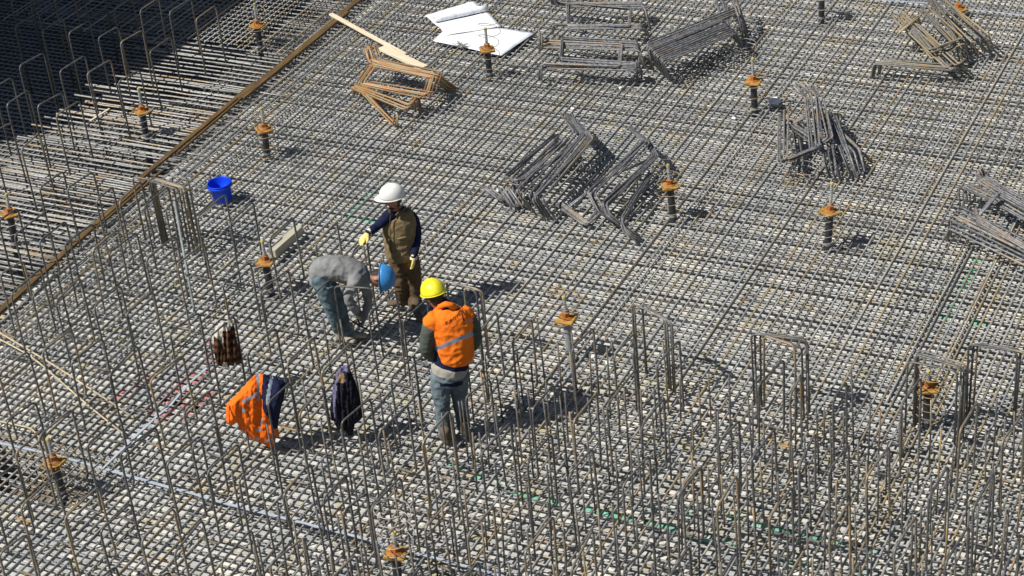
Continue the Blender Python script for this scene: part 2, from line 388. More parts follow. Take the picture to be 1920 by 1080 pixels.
# ---------------------------------------------------------------- threaded anchor posts with plate, tube and wire coil
def coil_mesh(r, turns, h, wr=0.0045, squash=1.0, seed=0):
    rr = random.Random(seed); mb = MB(); pts = []; n = int(turns * 18); cx = cy = 0
    for i in range(n + 1):
        t = i / n; a = t * turns * 2 * math.pi + seed
        k = r * (1 + .08 * math.sin(a * .37 + seed)); cx += rr.uniform(-.002, .002); cy += rr.uniform(-.002, .002)
        pts.append((cx + k * math.cos(a), cy + k * math.sin(a) * squash, h * (t ** 1.1) + .012 * math.sin(a + seed)))
    mb.tube(pts, wr, 5); return mb.mesh('wire_coil', M['wire_grey' if seed % 3 == 0 else 'wire'], True)
def hexprism(mb, c, r, h, mi=0):
    mb.lathe([(0, 0), (r, 0), (r, h), (0, h)], c, 6, mi)
def anchor(base, hz, rod, label, coil=(0.15, 5, .6, .1), rot=0.2, grey=False, low=0.0, lean=(0, 0), capped=True):
    t = tag(empty('anchor_post', base, rot), label, 'anchor post', 'threaded anchor posts standing in the rebar mat')
    t.rotation_euler = (lean[0], lean[1], rot)
    mb = MB(); mb.lathe([(0, -low - .15), (.046, -low - .15), (.046, hz * .4)] + [(.046, hz - .03), (.058, hz - .03), (.058, hz), (0, hz)], seg=16)
    obj('tube', mb.mesh('tube', M['tube_grey' if grey else 'tube'], False), t)
    if hz > .3:
        mb = MB(); mb.lathe([(.0475, .02), (.0475, .055)], seg=16); 
        obj('tube_clip', mb.mesh('tube_clip', M['tube_grey'] if not grey else M['tube']), t)
    mb = MB(); mb.box((0, 0, hz + .014), .21, .21, .028, .3)
    p = obj('plate', mb.mesh('plate', M['plate']), t)
    bv = p.modifiers.new('bevel', 'BEVEL'); bv.width = .005; bv.segments = 1
    mb = MB(); mb.lathe([(.075, hz + .029), (.05, hz + .05), (0, hz + .05)], seg=14); hexprism(mb, (0, 0, hz + .05), .045, .055)
    obj('nut', mb.mesh('nut', M['nut']), t)
    if rod:
        mb = MB(); prof = []; k = 0; z = hz + .1
        while z < hz + .1 + rod: prof.append((.022 if k % 2 else .0185, z)); z += .012; k += 1
        prof.append((0, z)); mb.lathe(prof, seg=10); obj('rod', mb.mesh('rod', M['rod']), t)
        if capped:
            mb = MB(); mb.lathe([(.024, hz + .085 + rod), (.024, hz + .11 + rod), (.018, hz + .122 + rod), (0, hz + .122 + rod)], seg=10); obj('cap', mb.mesh('cap', M['cap']), t)
    if coil:
        c_ = obj('wire_coil', coil_mesh(coil[0], coil[1], coil[2], seed=len(label)), t, (U(-.03, .03), U(-.03, .03), coil[3]))
        c_.rotation_euler = (U(-.12, .12), U(-.12, .12), 0)
    return t
AN = [((488, 90), .36, .26, 'anchor post with rusty plate and tall coil rising from the shaded bars past the boards', (.16, 5, .85, .05), 0),
      ((918, 141), .40, .24, 'anchor post with tall wire coil standing against the white drawings', (.15, 6, 1.0, .0), 0),
      ((1540, 36), .46, .2, 'anchor post cut by the top edge of the photo, past the long bent bar bundle', (.14, 3, .5, .1), 0),
      ((1797, 26), .06, 0, 'low rusty anchor plate beside the weathered bar heap', None, 0),
      ((1415, 206), .44, .26, 'anchor post with bright rod beside the long bundle of nested bars', (.15, 3, .5, .0), 0),
      ((274, 256), .40, .27, 'anchor post with rusty plate in the middle of the pale bars over the pit', (.14, 5, .5, .0), .4),
      ((501, 291), .40, .24, 'anchor post close to the brown edge board above the white-helmeted worker', (.15, 5, .85, .0), 0),
      ((29, 460), .46, .2, 'anchor post over the pit next to the cut edge of the photo, under hairpin bars', (.15, 3, .4, .1), .4),
      ((1262, 408), .44, .2, 'anchor post with yellow plate beside the two heaps of bent bars in mid mat', (.17, 6, .8, .0), 0),
      ((1552, 461), .47, .3, 'anchor post with the tallest bright rod on open mat', (.15, 6, .55, .0), 0),
      ((508, 549), .42, .2, 'anchor post with rusty plate touching the square timber beam', (.16, 6, .7, .0), 0),
      ((1070, 666), .48, .2, 'anchor post with pale grey tube at the top edge of the dense upright bars', (.17, 5, 1.0, .05), 0),
      ((1738, 792), .46, .12, 'anchor post with yellow plate inside the group of rectangular frames', (.15, 7, .7, .1), 0),
      ((117, 925), .40, .22, 'anchor post beside the pale strip with a dark patch of shade around it', (.16, 5, .55, .1), 0),
      ((747, 1104), .44, .16, 'anchor post with big coil standing over the pale strip near the bottom edge', (.17, 8, .95, .1), 0)]
for i, (p, hz, rod, lb, co, low) in enumerate(AN):
    anchor(at(*p, 0.0), hz, rod, lb, co, rot=U(-.3, .9), grey=(i == 11), low=low, lean=(U(-.06, .06), U(-.06, .06)))

# ---------------------------------------------------------------- starter bars: hairpins and straight bars
ZT = 0.93
def hairpin_mesh(w_, h, hook, r=0.0128, mat='steel_v', skew=0.0, rf=.07):
    p = [(-hook, 0, 0.01), (0, 0, 0.01), (skew, 0, h), (skew, w_, h), (0, w_, 0.01), (-hook, w_, 0.01)] if hook else [(0, 0, -.06), (skew, 0, h), (skew, w_, h), (0, w_, -.06)]
    mb = MB(); mb.tube(fillet(p, rf, 4), r, 6); return mb.mesh('hairpin_bar', M[mat], True)
WD = [.36, .42, .48, .54, .60, .70, .82]
HP = {(k, d): hairpin_mesh(WD[k], h, hk) for k in range(7) for d, h, hk in ((0, ZT, .26), (1, ZT + .6, 0.0))}
mat_world = {}
def hairpin(c1, c2, label, group, deep=0, zt=ZT):
    A, B = at(*c1, zt), at(*c2, zt)
    d = (B - A).length + .06; k = min(range(7), key=lambda i: abs(WD[i] - d))
    ang = math.atan2(B.y - A.y, B.x - A.x) - math.pi / 2
    o = obj('hairpin_bar', HP[(k, deep)], None, (A.x, A.y, zt - ZT - (.6 if deep else 0)), max(-.2, min(.2, ang)) + U(-.02, .02))
    o.rotation_euler.x = U(-.02, .02); o.rotation_euler.y = U(-.02, .02)
    return tag(o, label, 'starter bar', group)
PIT = [(23,50,60,27),(78,57,113,35),(128,63,160,43),(210,17,240,0),(260,20,290,0),(315,23,350,0),(367,37,400,13),(37,123,80,103),(115,133,157,108),
 (168,137,207,115),(188,70,223,53),(223,80,257,60),(283,97,317,72),(13,197,50,172),(67,200,107,178),(107,217,147,192),(223,153,263,137),(43,280,73,253),(-10,165,15,150),
 (72,353,113,323),(127,353,167,327),(28,441,80,402),(73,454,118,419),(118,458,163,425),(20,551,70,508),(0,514,24,500),(181,375,200,360),(-5,415,24,395),(-15,250,15,235),
 (100,-5,130,-25),(160,5,190,-20),(20,5,50,-20),(60,12,95,-8)]
MIDL = [(170,470,212,435),(61,557,104,516),(104,565,146,523),(226,378,262,345),(269,387,312,352),(309,391,348,358),(205,476,250,441),(272,487,320,448),(333,497,376,461),
 (369,406,420,365),(430,417,470,380),(507,447,547,410),(592,457,627,420),(417,533,460,497),(487,547,532,511),(568,567,615,527),(177,573,223,537),(235,590,280,550),(130,680,180,640),
 (77,657,125,623),(207,703,253,653),(283,713,335,673),(315,623,363,590),(390,633,430,598),(463,660,510,620),(540,680,583,637),(603,697,650,650),(13,790,62,757),(73,820,127,773),
 (160,833,213,787),(225,850,283,807),(313,870,370,823),(387,887,437,840),(447,900,510,853),(535,927,583,873),(605,937,645,895),(40,950,97,900),(122,970,177,920),(190,997,245,948),
 (265,1013,320,957),(327,1037,377,977),(415,1057,467,997),(505,1060,560,1017),(-20,905,23,880),(500,757,535,723),(560,777,603,727),(658,473,673,457),(692,590,737,550),(753,600,790,567),
 (733,710,773,670),(640,790,690,750),(0,700,45,665),(-5,1040,40,1005),(70,1090,120,1050),(160,1110,210,1070),(250,1125,310,1080),(610,1095,660,1045),(345,770,390,735),(30,850,70,815),(360,840,395,805)]
DENSE = [(708,810,757,763),(792,830,837,777),(873,747,913,713),(997,767,1033,723),(1073,790,1113,740),(902,853,950,800),(987,870,1027,820),(1070,890,1110,843),(1167,910,1210,860),
 (1267,933,1307,880),(695,953,743,903),(793,990,840,940),(873,1003,917,953),(980,1037,1030,970),(1070,1067,1110,997),(1170,1070,1223,1020),(1347,953,1380,900),(1443,973,1480,920),
 (1557,1003,1593,943),(1680,1030,1717,973),(1773,1057,1810,993),(1880,1073,1907,1013),(1413,860,1453,810),(1497,870,1523,820),(1563,750,1585,720),(1557,883,1587,840),(1627,893,1663,843),
 (1740,933,1773,877),(1827,953,1863,887),(1347,830,1380,793),(1280,910,1307,880),(1797,807,1827,757),(1883,827,1920,777),(1482,743,1500,710),(900,627,930,587),(960,640,993,600),
 (1073,657,1110,617),(1153,667,1187,630),(1233,687,1270,645),(1140,760,1190,700),(1200,800,1240,750),(1250,1090,1290,1030),(1340,1100,1375,1040),(1420,722,1462,680),(640,960,670,937),
 (740,1130,785,1070),(850,1110,890,1060),(960,1130,1000,1080),(1460,1110,1495,1050),(1580,1120,1610,1060),(1690,760,1720,715)]
def ok_deep(c): return at(*c, ZT).x < EDGE - .05
for q in PIT:
    d = ok_deep(q[:2])
    if d: hairpin(q[:2], q[2:], 'tall thin hairpin starter bar rising out of the pit among others like it', 'hairpin starter bars in the pit', 1)
    else: hairpin(q[:2], q[2:], 'hairpin starter bar with a bent foot on the mat around the workers', 'hairpin starter bars around the workers')
for q in MIDL:
    hairpin(q[:2], q[2:], 'hairpin starter bar with a bent foot on the mat around the workers', 'hairpin starter bars around the workers')
for q in DENSE:
    hairpin(q[:2], q[2:], 'hairpin starter bar standing among the dense straight uprights', 'hairpin bars among the straight uprights')
# frames whose top bars run across the mat
def frame(c1, c2, label, group, mat='steel_v', r=.0128, zt=ZT, h2=None):
    A, B = at(*c1, zt), at(*c2, zt); v = B - A; L = v.length
    mb = MB(); mb.tube(fillet([(0, 0, -zt), (U(-.02, .02), 0, 0), (L, 0, 0), (L + U(-.02, .02), 0, -zt)], .07, 4), r, 6)
    o = obj('frame_bar', mb.mesh('frame_bar', M[mat], True), None, A, math.atan2(v.y, v.x)); return tag(o, label, 'starter bar', group)
FR = [('beside the brown boards', [((283, 336), (340, 352)), ((286, 334), (345, 352)), ((290, 333), (349, 351)), ((322, 330), (352, 336)), ((280, 339), (335, 356)), ((248, 332), (284, 337))]),
      ('behind the worker in orange', [((832, 527), (900, 543)), ((838, 526), (893, 546)), ((870, 540), (905, 545))]),
      ('in front of the bent worker', [((627, 536), (699, 541))]),
      ('with pale rusty tops in mid mat', [((1183, 568), (1246, 596)), ((1188, 569), (1250, 600)), ((1203, 568), (1260, 606)), ((1205, 570), (1258, 604))]),
      ('below the open mat', [((1411, 626), (1514, 638)), ((1424, 625), (1503, 650)), ((1430, 628), (1490, 648)), ((1415, 624), (1512, 634))]),
      ('around the yellow plated anchor', [((1720, 661), (1808, 688)), ((1716, 664), (1802, 690)), ((1700, 677), (1795, 696)), ((1724, 656), (1812, 684))]),
      ('cut by the side edge of the photo', [((1822, 643), (1914, 655)), ((1830, 642), (1925, 662)), ((1818, 646), (1908, 660))])]
for nm, L in FR:
    for c1, c2 in L:
        frame(c1, c2, 'rectangular bent frame bar standing in the bundle ' + nm, 'frame bars ' + nm, mat='steel_old' if rnd.random() < .3 else 'steel_v')
# straight uprights
ST = []
for h in (.5, .62, .74, .86, .98):
    mb = MB(); mb.tube([(0, 0, -.12), (U(-.006, .006), U(-.006, .006), h * .5), (0, 0, h)], .0105, 6); ST.append(mb.mesh('straight_bar', M['steel_v'], True))
POLY = [(600, 930), (690, 850), (740, 800), (900, 735), (1100, 725), (1290, 770), (1500, 790), (1750, 850), (1960, 860), (2000, 1260), (420, 1260), (520, 1010)]
def inside(px, py, P=POLY):
    c_ = False; j = len(P) - 1
    for i in range(len(P)):
        if (P[i][1] > py) != (P[j][1] > py) and px < (P[j][0] - P[i][0]) * (py - P[i][1]) / (P[j][1] - P[i][1]) + P[i][0]: c_ = not c_
        j = i
    return c_
def project(P):
    d = np.array(P) - CAM; z = d @ RF; return 960 + FPX * (d @ RX) / z, 540 + FPX * (d @ RD) / z
nst = 0
X = -2.0
ix = 0
while X < 9.6:
    Y = -7.5 + (0.17 if ix % 2 else 0)
    while Y < 2:
        p = (X + U(-.05, .05), Y + U(-.06, .06), 0)
        u_, v_ = project(p)
        if inside(u_, v_) and rnd.random() < .93:
            s_ = tag(obj('straight_bar', rnd.choice(ST), None, p), 'straight upright starter bar in the dense field of uprights', 'starter bar', 'straight upright starter bars')
            s_.rotation_euler = (U(-.03, .03), U(-.03, .03), 0); nst += 1
        Y += 0.38
    X += 0.27; ix += 1
for p in [(500, 600), (620, 690), (700, 600), (730, 560), (590, 850), (470, 850), (760, 700), (655, 700), (520, 900), (455, 990), (690, 520)]:
    s_ = tag(obj('straight_bar', rnd.choice(ST), None, at(*p)), 'straight upright starter bar scattered around the workers', 'starter bar', 'scattered straight starter bars'); s_.rotation_euler = (U(-.03, .03), U(-.03, .03), 0)
print('straight bars', nst)

LAND = [((418, 350), 'the blue bucket'), ((412, 640), 'the hanging plaid shirt'), ((450, 760), 'the orange and navy jacket'), ((650, 740), 'the hanging dark jacket'), ((600, 560), 'the hips of the bending worker'),
        ((690, 600), 'the hands of the bending worker'), ((775, 540), 'the legs of the white-helmeted worker'), ((820, 760), 'the jeans of the worker in orange'), ((105, 870), 'the anchor post by the pale strip'),
        ((498, 490), 'the anchor post at the square timber beam'), ((742, 1035), 'the anchor post with the big coil'), ((1065, 600), 'the anchor post with grey tube'), ((1740, 730), 'the yellow plated anchor inside the frames'),
        ((345, 480), 'the leaning pale grey bar'), ((197, 877), 'the fork of the two pale strips'), ((160, 740), 'the knotted tan ropes'), ((480, 40), 'the shaded anchor post past the boards'), ((262, 200), 'the anchor post in the pale bars over the pit'),
        ((12, 400), 'the anchor post at the cut edge of the photo'), ((270, 340), 'the joint of the brown edge boards'), ((1220, 590), 'the frames with pale rusty tops'), ((1460, 640), 'the frames below the open mat'), ((865, 535), 'the frame behind the orange worker')]
for base_, what in (('hairpin_bar', 'hairpin starter bar standing next to '), ('straight_bar', 'straight upright bar standing next to ')):
    L_ = [o for o in COL.objects if o.name.split('.')[0] == base_]; taken = set()
    for (px, py), nm in LAND:
        best = min((o for o in L_ if o.name not in taken), key=lambda o: math.hypot(*(np.array(project(o.location + Vector((0, 0, .6)))) - (px, py))))
        if math.hypot(*(np.array(project(best.location + Vector((0, 0, .6)))) - (px, py))) < 70:
            taken.add(best.name); best['label'] = what + nm

# ---------------------------------------------------------------- heaps of bent spacer bars
def heap(paths, group, label, mat, r=0.0135, rf=.05):
    """paths: list of (points (px,py,z), copies, shift (dx,dy,dz) per copy, jitter)"""
    for pts, n, sh, jit in paths:
        P = [at(px, py, z) for px, py, z in pts]; base = P[0].copy()
        mb = MB(); mb.tube(fillet([p - base for p in P], rf, 4), r, 6); me = mb.mesh('bent_bar', M[mat], True)
        for k in range(n):
            o = obj('bent_bar', me, None, base + Vector(sh) * 1.15 * k + Vector((U(-jit, jit), U(-jit, jit), U(0, jit * .4))))
            o.rotation_euler = (U(-jit, jit) * .8, U(-jit, jit) * .8, U(-jit, jit) * 1.5)
            tag(o, label, 'bent bar', group)
heap([([(682, 90, .5), (690, 118, .32), (803, 144, .32), (788, 184, .26), (668, 160, .26), (664, 178, .02)], 7, (.018, .022, .0), .02),
      ([(672, 178, .02), (668, 158, .26), (693, 122, .33), (806, 146, .33), (840, 170, .02)], 6, (.02, .02, .0), .02),
      ([(668, 157, .27), (770, 196, .2), (786, 176, .25), (790, 200, .02)], 5, (-.012, -.02, -.01), .02),
      ([(662, 176, .02), (667, 162, .24), (739, 236, .03), (740, 214, .22)], 3, (.022, .01, .0), .01)],
     'rusty bent bars by the pale plank', 'orange rusty bent spacer bar in the heap by the pale plank', 'steel_rust')
heap([([(1011, 152, .02), (1012, 121, .26), (1158, 126, .26), (1163, 84, .26), (1013, 77, .26), (1011, 97, .02)], 4, (.016, -.012, .012), .012),
      ([(1204, 142, .02), (1203, 130, .26), (1056, 120, .26), (1059, 80, .26), (1201, 88, .26), (1204, 108, .02)], 5, (-.016, .012, .012), .012),
      ([(1012, 58, .48), (1012, 80, .27), (1196, 86, .27), (1206, 120, .02)], 4, (.02, -.025, -.01), .015),
      ([(1012, 148, .02), (1014, 124, .22), (1194, 131, .22), (1196, 112, .4)], 3, (.0, -.03, .0), .015)],
     'bent bars in the lower rectangular stack', 'grey bent spacer bar in the rectangular stack nearer the long bundle', 'steel_heap')
heap([([(1034, 64, .02), (1036, 47, .24), (1177, 52, .24), (1180, 18, .24), (1040, 6, .24), (1036, -8, .45)], 4, (.016, -.012, .012), .012),
      ([(1215, 66, .02), (1208, 54, .24), (1068, 55, .24), (1068, 14, .24), (1210, 12, .24), (1216, 40, .02)], 5, (-.016, .012, .01), .012),
      ([(1030, -2, .4), (1032, 8, .24), (1205, 14, .24), (1214, 50, .02)], 3, (.02, .02, -.01), .015)],
     'bent bars in the upper rectangular stack', 'grey bent spacer bar in the rectangular stack close to the top edge', 'steel_heap')
heap([([(1256, 152, .02), (1244, 118, .42), (1382, 62, .42), (1392, 88, .04)], 11, (-.034, .036, .0), .008),
      ([(1250, 146, .02), (1240, 112, .38), (1370, 55, .38), (1360, 8, .38), (1350, 2, .2)], 8, (-.034, .036, .0), .012),
      ([(1222, 122, .05), (1212, 80, .42), (1384, 12, .42), (1398, 55, .05)], 4, (.03, -.06, .0), .015),
      ([(1398, 78, .05), (1386, 30, .44), (1375, -4, .5)], 5, (-.02, .05, 0), .02)],
     'bent bars nested in the long bundle', 'grey bent spacer bar nested in the long slanting bundle by an anchor post', 'steel_heap')
heap([([(1633, 150, .02), (1637, 122, .22), (1790, 134, .18), (1800, 140, .02)], 6, (.012, .035, .0), .03),
      ([(1676, 30, .25), (1682, 40, .25), (1775, 130, .2), (1788, 120, .2)], 5, (.03, .01, .01), .03),
      ([(1720, 20, .3), (1784, 88, .32), (1740, 102, .3), (1706, 60, .25), (1690, 52, .1)], 4, (.02, .03, .02), .03),
      ([(1738, 0, .35), (1792, 72, .36), (1770, 86, .34), (1742, 92, .3)], 3, (.025, .01, .01), .02),
      ([(1735, -6, .3), (1828, 75, .34), (1838, 100, .02)], 7, (.025, .02, .0), .025),
      ([(1682, 62, .28), (1718, 32, .28), (1722, 50, .05)], 4, (.02, -.02, .01), .03),
      ([(1700, 50, .2), (1752, 108, .2), (1792, 92, .28), (1800, 125, .02)], 5, (.02, .02, .01), .03)],
     'bent bars in the weathered heap', 'tan weathered bent bar in the tangled heap by the low anchor plate', 'steel_old')
heap([([(1490, 162, .5), (1512, 185, .34), (1524, 283, .34), (1464, 308, .3), (1462, 215, .3), (1470, 220, .1)], 5, (.02, .02, .012), .02),
      ([(1512, 160, .5), (1533, 186, .36), (1546, 262, .36), (1530, 272, .3), (1474, 234, .3)], 4, (.02, .01, .0), .02),
      ([(1475, 236, .26), (1514, 216, .28), (1590, 290, .2), (1600, 332, .02)], 7, (.015, .025, .0), .02),
      ([(1530, 200, .34), (1545, 310, .22), (1556, 335, .02)], 5, (.04, -.01, .0), .02),
      ([(1548, 215, .3), (1578, 292, .22), (1592, 330, .02)], 5, (.03, .0, .0), .02),
      ([(1478, 240, .22), (1488, 305, .12), (1470, 330, .02)], 4, (.035, .0, .0), .02)],
     'bent bars in the triangular heap', 'grey bent spacer bar in the triangular heap on the open mat', 'steel_heap')
heap([([(1050, 212, .3), (1080, 248, .36), (978, 360, .34), (1004, 398, .02)], 10, (.03, -.012, .0), .02),
      ([(1062, 216, .28), (1088, 262, .3), (990, 340, .3), (968, 345, .3), (944, 336, .26), (1040, 255, .3)], 3, (.02, .02, .01), .03),
      ([(900, 350, .2), (940, 380, .02), (1040, 262, .3), (1034, 256, .2)], 4, (.03, .01, .0), .03),
      ([(934, 352, .25), (960, 392, .02), (962, 340, .2), (1050, 268, .3)], 5, (.028, .008, .0), .025)],
     'bent bars in the near heap of the pair', 'grey bent spacer bar in the round-topped heap above the white-helmeted worker', 'steel_heap')
heap([([(1178, 240, .3), (1206, 264, .36), (1106, 362, .34), (1122, 392, .2), (1154, 418, .02)], 6, (.02, -.012, .005), .018),
      ([(1204, 258, .3), (1222, 290, .3), (1122, 380, .3), (1128, 398, .2), (1166, 428, .02)], 4, (.025, -.01, .0), .02),
      ([(1042, 384, .12), (1096, 424, .02), (1190, 330, .15)], 4, (.02, .012, .005), .015),
      ([(1216, 322, .2), (1160, 412, .2), (1166, 428, .12), (1192, 446, .02)], 4, (.02, -.02, .0), .02),
      ([(1060, 390, .1), (1130, 335, .2), (1210, 300, .1)], 2, (.04, .02, .0), .02)],
     'bent bars in the far heap of the pair', 'grey bent spacer bar in the long heap beside the yellow plated anchor post', 'steel_heap')
heap([([(1774, 452, .02), (1778, 428, .26), (1940, 506, .22), (1965, 490, .2)], 5, (.012, .05, .012), .006),
      ([(1780, 440, .02), (1780, 410, .3), (1930, 486, .26), (1965, 470, .24)], 5, (.012, .05, .012), .006),
      ([(1800, 388, .02), (1798, 350, .24), (1850, 374, .26), (1965, 440, .26)], 5, (.03, .036, .0), .008),
      ([(1829, 322, .44), (1836, 342, .3), (1868, 362, .34), (1965, 412, .34)], 5, (.012, .03, .004), .008),
      ([(1826, 412, .3), (1868, 364, .38), (1968, 420, .36)], 4, (.016, .016, .01), .005),
      ([(1822, 396, .3), (1826, 416, .3), (1950, 490, .28), (1975, 470, .2)], 4, (.01, .02, .01), .006)],
     'bent bars cut by the side edge of the photo', 'grey bent spacer bar in the fanned stack at the side edge of the photo', 'steel_heap')
# a few loose coils of tie wire on the heaps
for (px, py, r, n_, lb) in ((1512, 325, .16, 2, 'loop of tie wire lying on the triangular heap'), (1392, 42, .14, 3, 'coil of tie wire on the long slanting bundle'), (1398, 92, .15, 2, 'loop of tie wire near the bright anchor rod'), (1490, 345, .13, 2, 'loop of tie wire on the mat below the triangular heap')):
    tag(obj('tie_wire', coil_mesh(r, n_, .12, seed=int(px)), None, at(px, py, .03)), lb, 'wire')

# ---------------------------------------------------------------- drawings, bucket, strips and odds and ends
def sheet(name, P, z, mat, label, n=14, wav=.012, cat='paper sheet', parent=None):
    """quad of paper through four pixel corners, gently waved"""
    c4 = [at(*p, z) for p in P]; o0 = c4[0].copy(); mb = MB(); vs = []
    for i in range(n + 1):
        for j in range(n + 1):
            a, b_ = i / n, j / n
            p = c4[0] * (1 - a) * (1 - b_) + c4[1] * a * (1 - b_) + c4[2] * a * b_ + c4[3] * (1 - a) * b_
            hh = wav * (noise.noise(Vector((a * 3 + z * 90, b_ * 3, z * 50))) + 1) * .9
            if min(a, b_, 1 - a, 1 - b_) < .08: hh *= .5
            vs.append(p - o0 + Vector((0, 0, hh)))
    fs = [(i * (n + 1) + j, (i + 1) * (n + 1) + j, (i + 1) * (n + 1) + j + 1, i * (n + 1) + j + 1) for i in range(n) for j in range(n)]
    mb.add(vs, fs); o = obj(name, mb.mesh(name, mat, True), parent, o0)
    sm = o.modifiers.new('thick', 'SOLIDIFY'); sm.thickness = .0012; sm.offset = 1
    if not parent: tag(o, label, cat)
    return o
sheet('drawing_sheet', [(797, 29), (889, 2), (917, 27), (820, 50)], .008, M['print'], 'white drawing sheet half hidden under the paper roll')
sheet('drawing_sheet', [(816, 44), (914, 21), (940, 50), (838, 66)], .034, M['paper'], 'white drawing sheet spread in front of the paper roll')
sheet('drawing_sheet', [(812, 77), (850, 40), (1003, 62), (940, 105)], .014, M['print'], 'largest white drawing sheet behind the anchor post with tall coil', wav=.012)
mb = MB(); A, B = at(815, 38, .08), at(913, 16, .08); rr = .055
pts = []
dv = (B - A).normalized(); sv = Vector((-dv.y, dv.x, 0)).normalized(); n = 26; vs = []
for i in range(9):
    c_ = A.lerp(B, i / 8)
    for k in range(n):
        a = 2 * math.pi * 1.6 * k / (n - 1); r_ = rr * (1 - .25 * k / n)
        vs.append(c_ - A + (sv * math.cos(a) + Vector((0, 0, 1)) * math.sin(a)) * r_)
mb.add(vs, [(i * n + k, i * n + k + 1, (i + 1) * n + k + 1, (i + 1) * n + k) for i in range(8) for k in range(n - 1)])
o = obj('paper_roll', mb.mesh('paper_roll', M['print'], True), None, A + Vector((0, 0, .01)))
sm = o.modifiers.new('thick', 'SOLIDIFY'); sm.thickness = .002
tag(o, 'rolled up drawing with faint blue print lying on the sheets', 'paper roll')
# clump of cut wire on the paper edge
mb = MB()
for k in range(26):
    p = Vector((U(-.06, .06), U(-.04, .04), U(.01, .05))); q = p + Vector((U(-.09, .09), U(-.07, .07), U(-.01, .07)))
    mb.tube([p, (p + q) / 2 + Vector((0, 0, .015)), q], .005, 4)
tag(obj('wire_clump', mb.mesh('wire_clump', M['wire_grey']), None, at(866, 90, .02)), 'spiky clump of cut wire ends holding down the drawing sheet', 'wire')

b0 = at(418, 374, 0.0)
mb = MB(); mb.lathe([(0, 0), (.118, 0), (.126, .01), (.148, .21), (.158, .212), (.16, .255), (.163, .265), (.156, .268), (.151, .255), (.12, .014), (0, .012)], seg=32)
bk = obj('bucket', mb.mesh('bucket', M['blue_plastic'], True), None, b0); bk.rotation_euler = (.03, -.02, 0)
tag(bk, 'bright blue plastic bucket standing alone on the mat', 'bucket')
mb = MB(); mb.lathe([(.1645, .215), (.170, .222), (.170, .236), (.1635, .243)], seg=32); obj('rim', mb.mesh('rim', M['blue_plastic'], True), bk)
mb = MB(); mb.tube([Vector((.168 * math.cos(a), .168 * math.sin(a), .232 - .03 * math.sin(a))) for a in [math.pi * i / 14 for i in range(15)]], .003, 5); obj('handle', mb.mesh('handle', M['wire_grey'], True), bk)

def strip(name, pts, wd, z, mat, label, cat, th=.006, step=.12, wob=.006):
    P = [at(px, py, z) for px, py in pts]; o0 = P[0].copy(); Q = []
    for a, b_ in zip(P, P[1:]):
        k = max(1, int((b_ - a).length / step))
        Q += [a.lerp(b_, i / k) for i in range(k)]
    Q.append(P[-1]); vs = []
    for i, q in enumerate(Q):
        d = (Q[min(i + 1, len(Q) - 1)] - Q[max(i - 1, 0)]).normalized(); s_ = Vector((-d.y, d.x, 0)) * wd / 2 * U(.8, 1.15)
        q = q + Vector((0, 0, U(-wob, wob) * .5)) + s_ * U(-.2, .2) - o0
        for e in (q - s_, q + s_, q + s_ + Vector((0, 0, th)), q - s_ + Vector((0, 0, th))): vs.append(e)
    n = len(Q); fs = [(i * 4 + k, i * 4 + (k + 1) % 4, i * 4 + 4 + (k + 1) % 4, i * 4 + 4 + k) for i in range(n - 1) for k in range(4)] + [(3, 2, 1, 0), (n * 4 - 4, n * 4 - 3, n * 4 - 2, n * 4 - 1)]
    mb = MB(); mb.add(vs, fs); return tag(obj(name, mb.mesh(name, mat), None, o0), label, cat)
strip('plastic_strip', [(-40, 822), (100, 853), (200, 880), (433, 947), (633, 997), (940, 1080), (1100, 1125)], .034, .012, M['strip'], 'long pale blue strip running under the hairpin bars to the bottom edge', 'strip')
strip('plastic_strip', [(192, 880), (260, 812), (317, 762), (360, 715), (388, 690)], .03, .024, M['strip'], 'shorter pale blue strip branching off beside the red paint marks', 'strip')
strip('plastic_strip', [(1640, 0), (1740, 6), (1813, 17), (1960, 34)], .02, .012, M['strip'], 'pale strip along the top edge past the weathered heap', 'strip')
mb = MB(); A, B = at(327, 378, .95), at(366, 592, .02); mb.tube([Vector((0, 0, 0)), (B - A) * .5 + Vector((0, 0, -.02)), B - A], .016, 6)
tag(obj('flat_bar', mb.mesh('flat_bar', plain('pale_bar', (0.26, 0.29, 0.29), .6), True), None, A), 'single pale grey bar leaning among the hairpins by the boards', 'bar')
for k, (pp, lb) in enumerate((([(-20, 612, .12), (110, 690, .08), (250, 782, .03)], 'upper tan rope stretched over the mat from the photo edge'), ([(-20, 626, .12), (60, 668, .1), (165, 760, .03), (230, 812, .03)], 'lower tan rope with knots stretched over the mat from the photo edge'),
      ([(-20, 786, .05), (60, 803, .05), (75, 822, .02)], 'short tan rope end lying by the pale strip'))):
    P = [at(*p) for p in pp]; mb = MB(); mb.tube([q - P[0] for q in fillet(P, .3, 4)], .011, 6)
    for q in P[1:]: mb.lathe([(0, -.02), (.02, -.01), (.02, .01), (0, .02)], q - P[0], 6)
    tag(obj('rope', mb.mesh('rope', plain('tan_rope', (.5, .42, .28), .8, var=.3), True), None, P[0]), lb, 'rope')

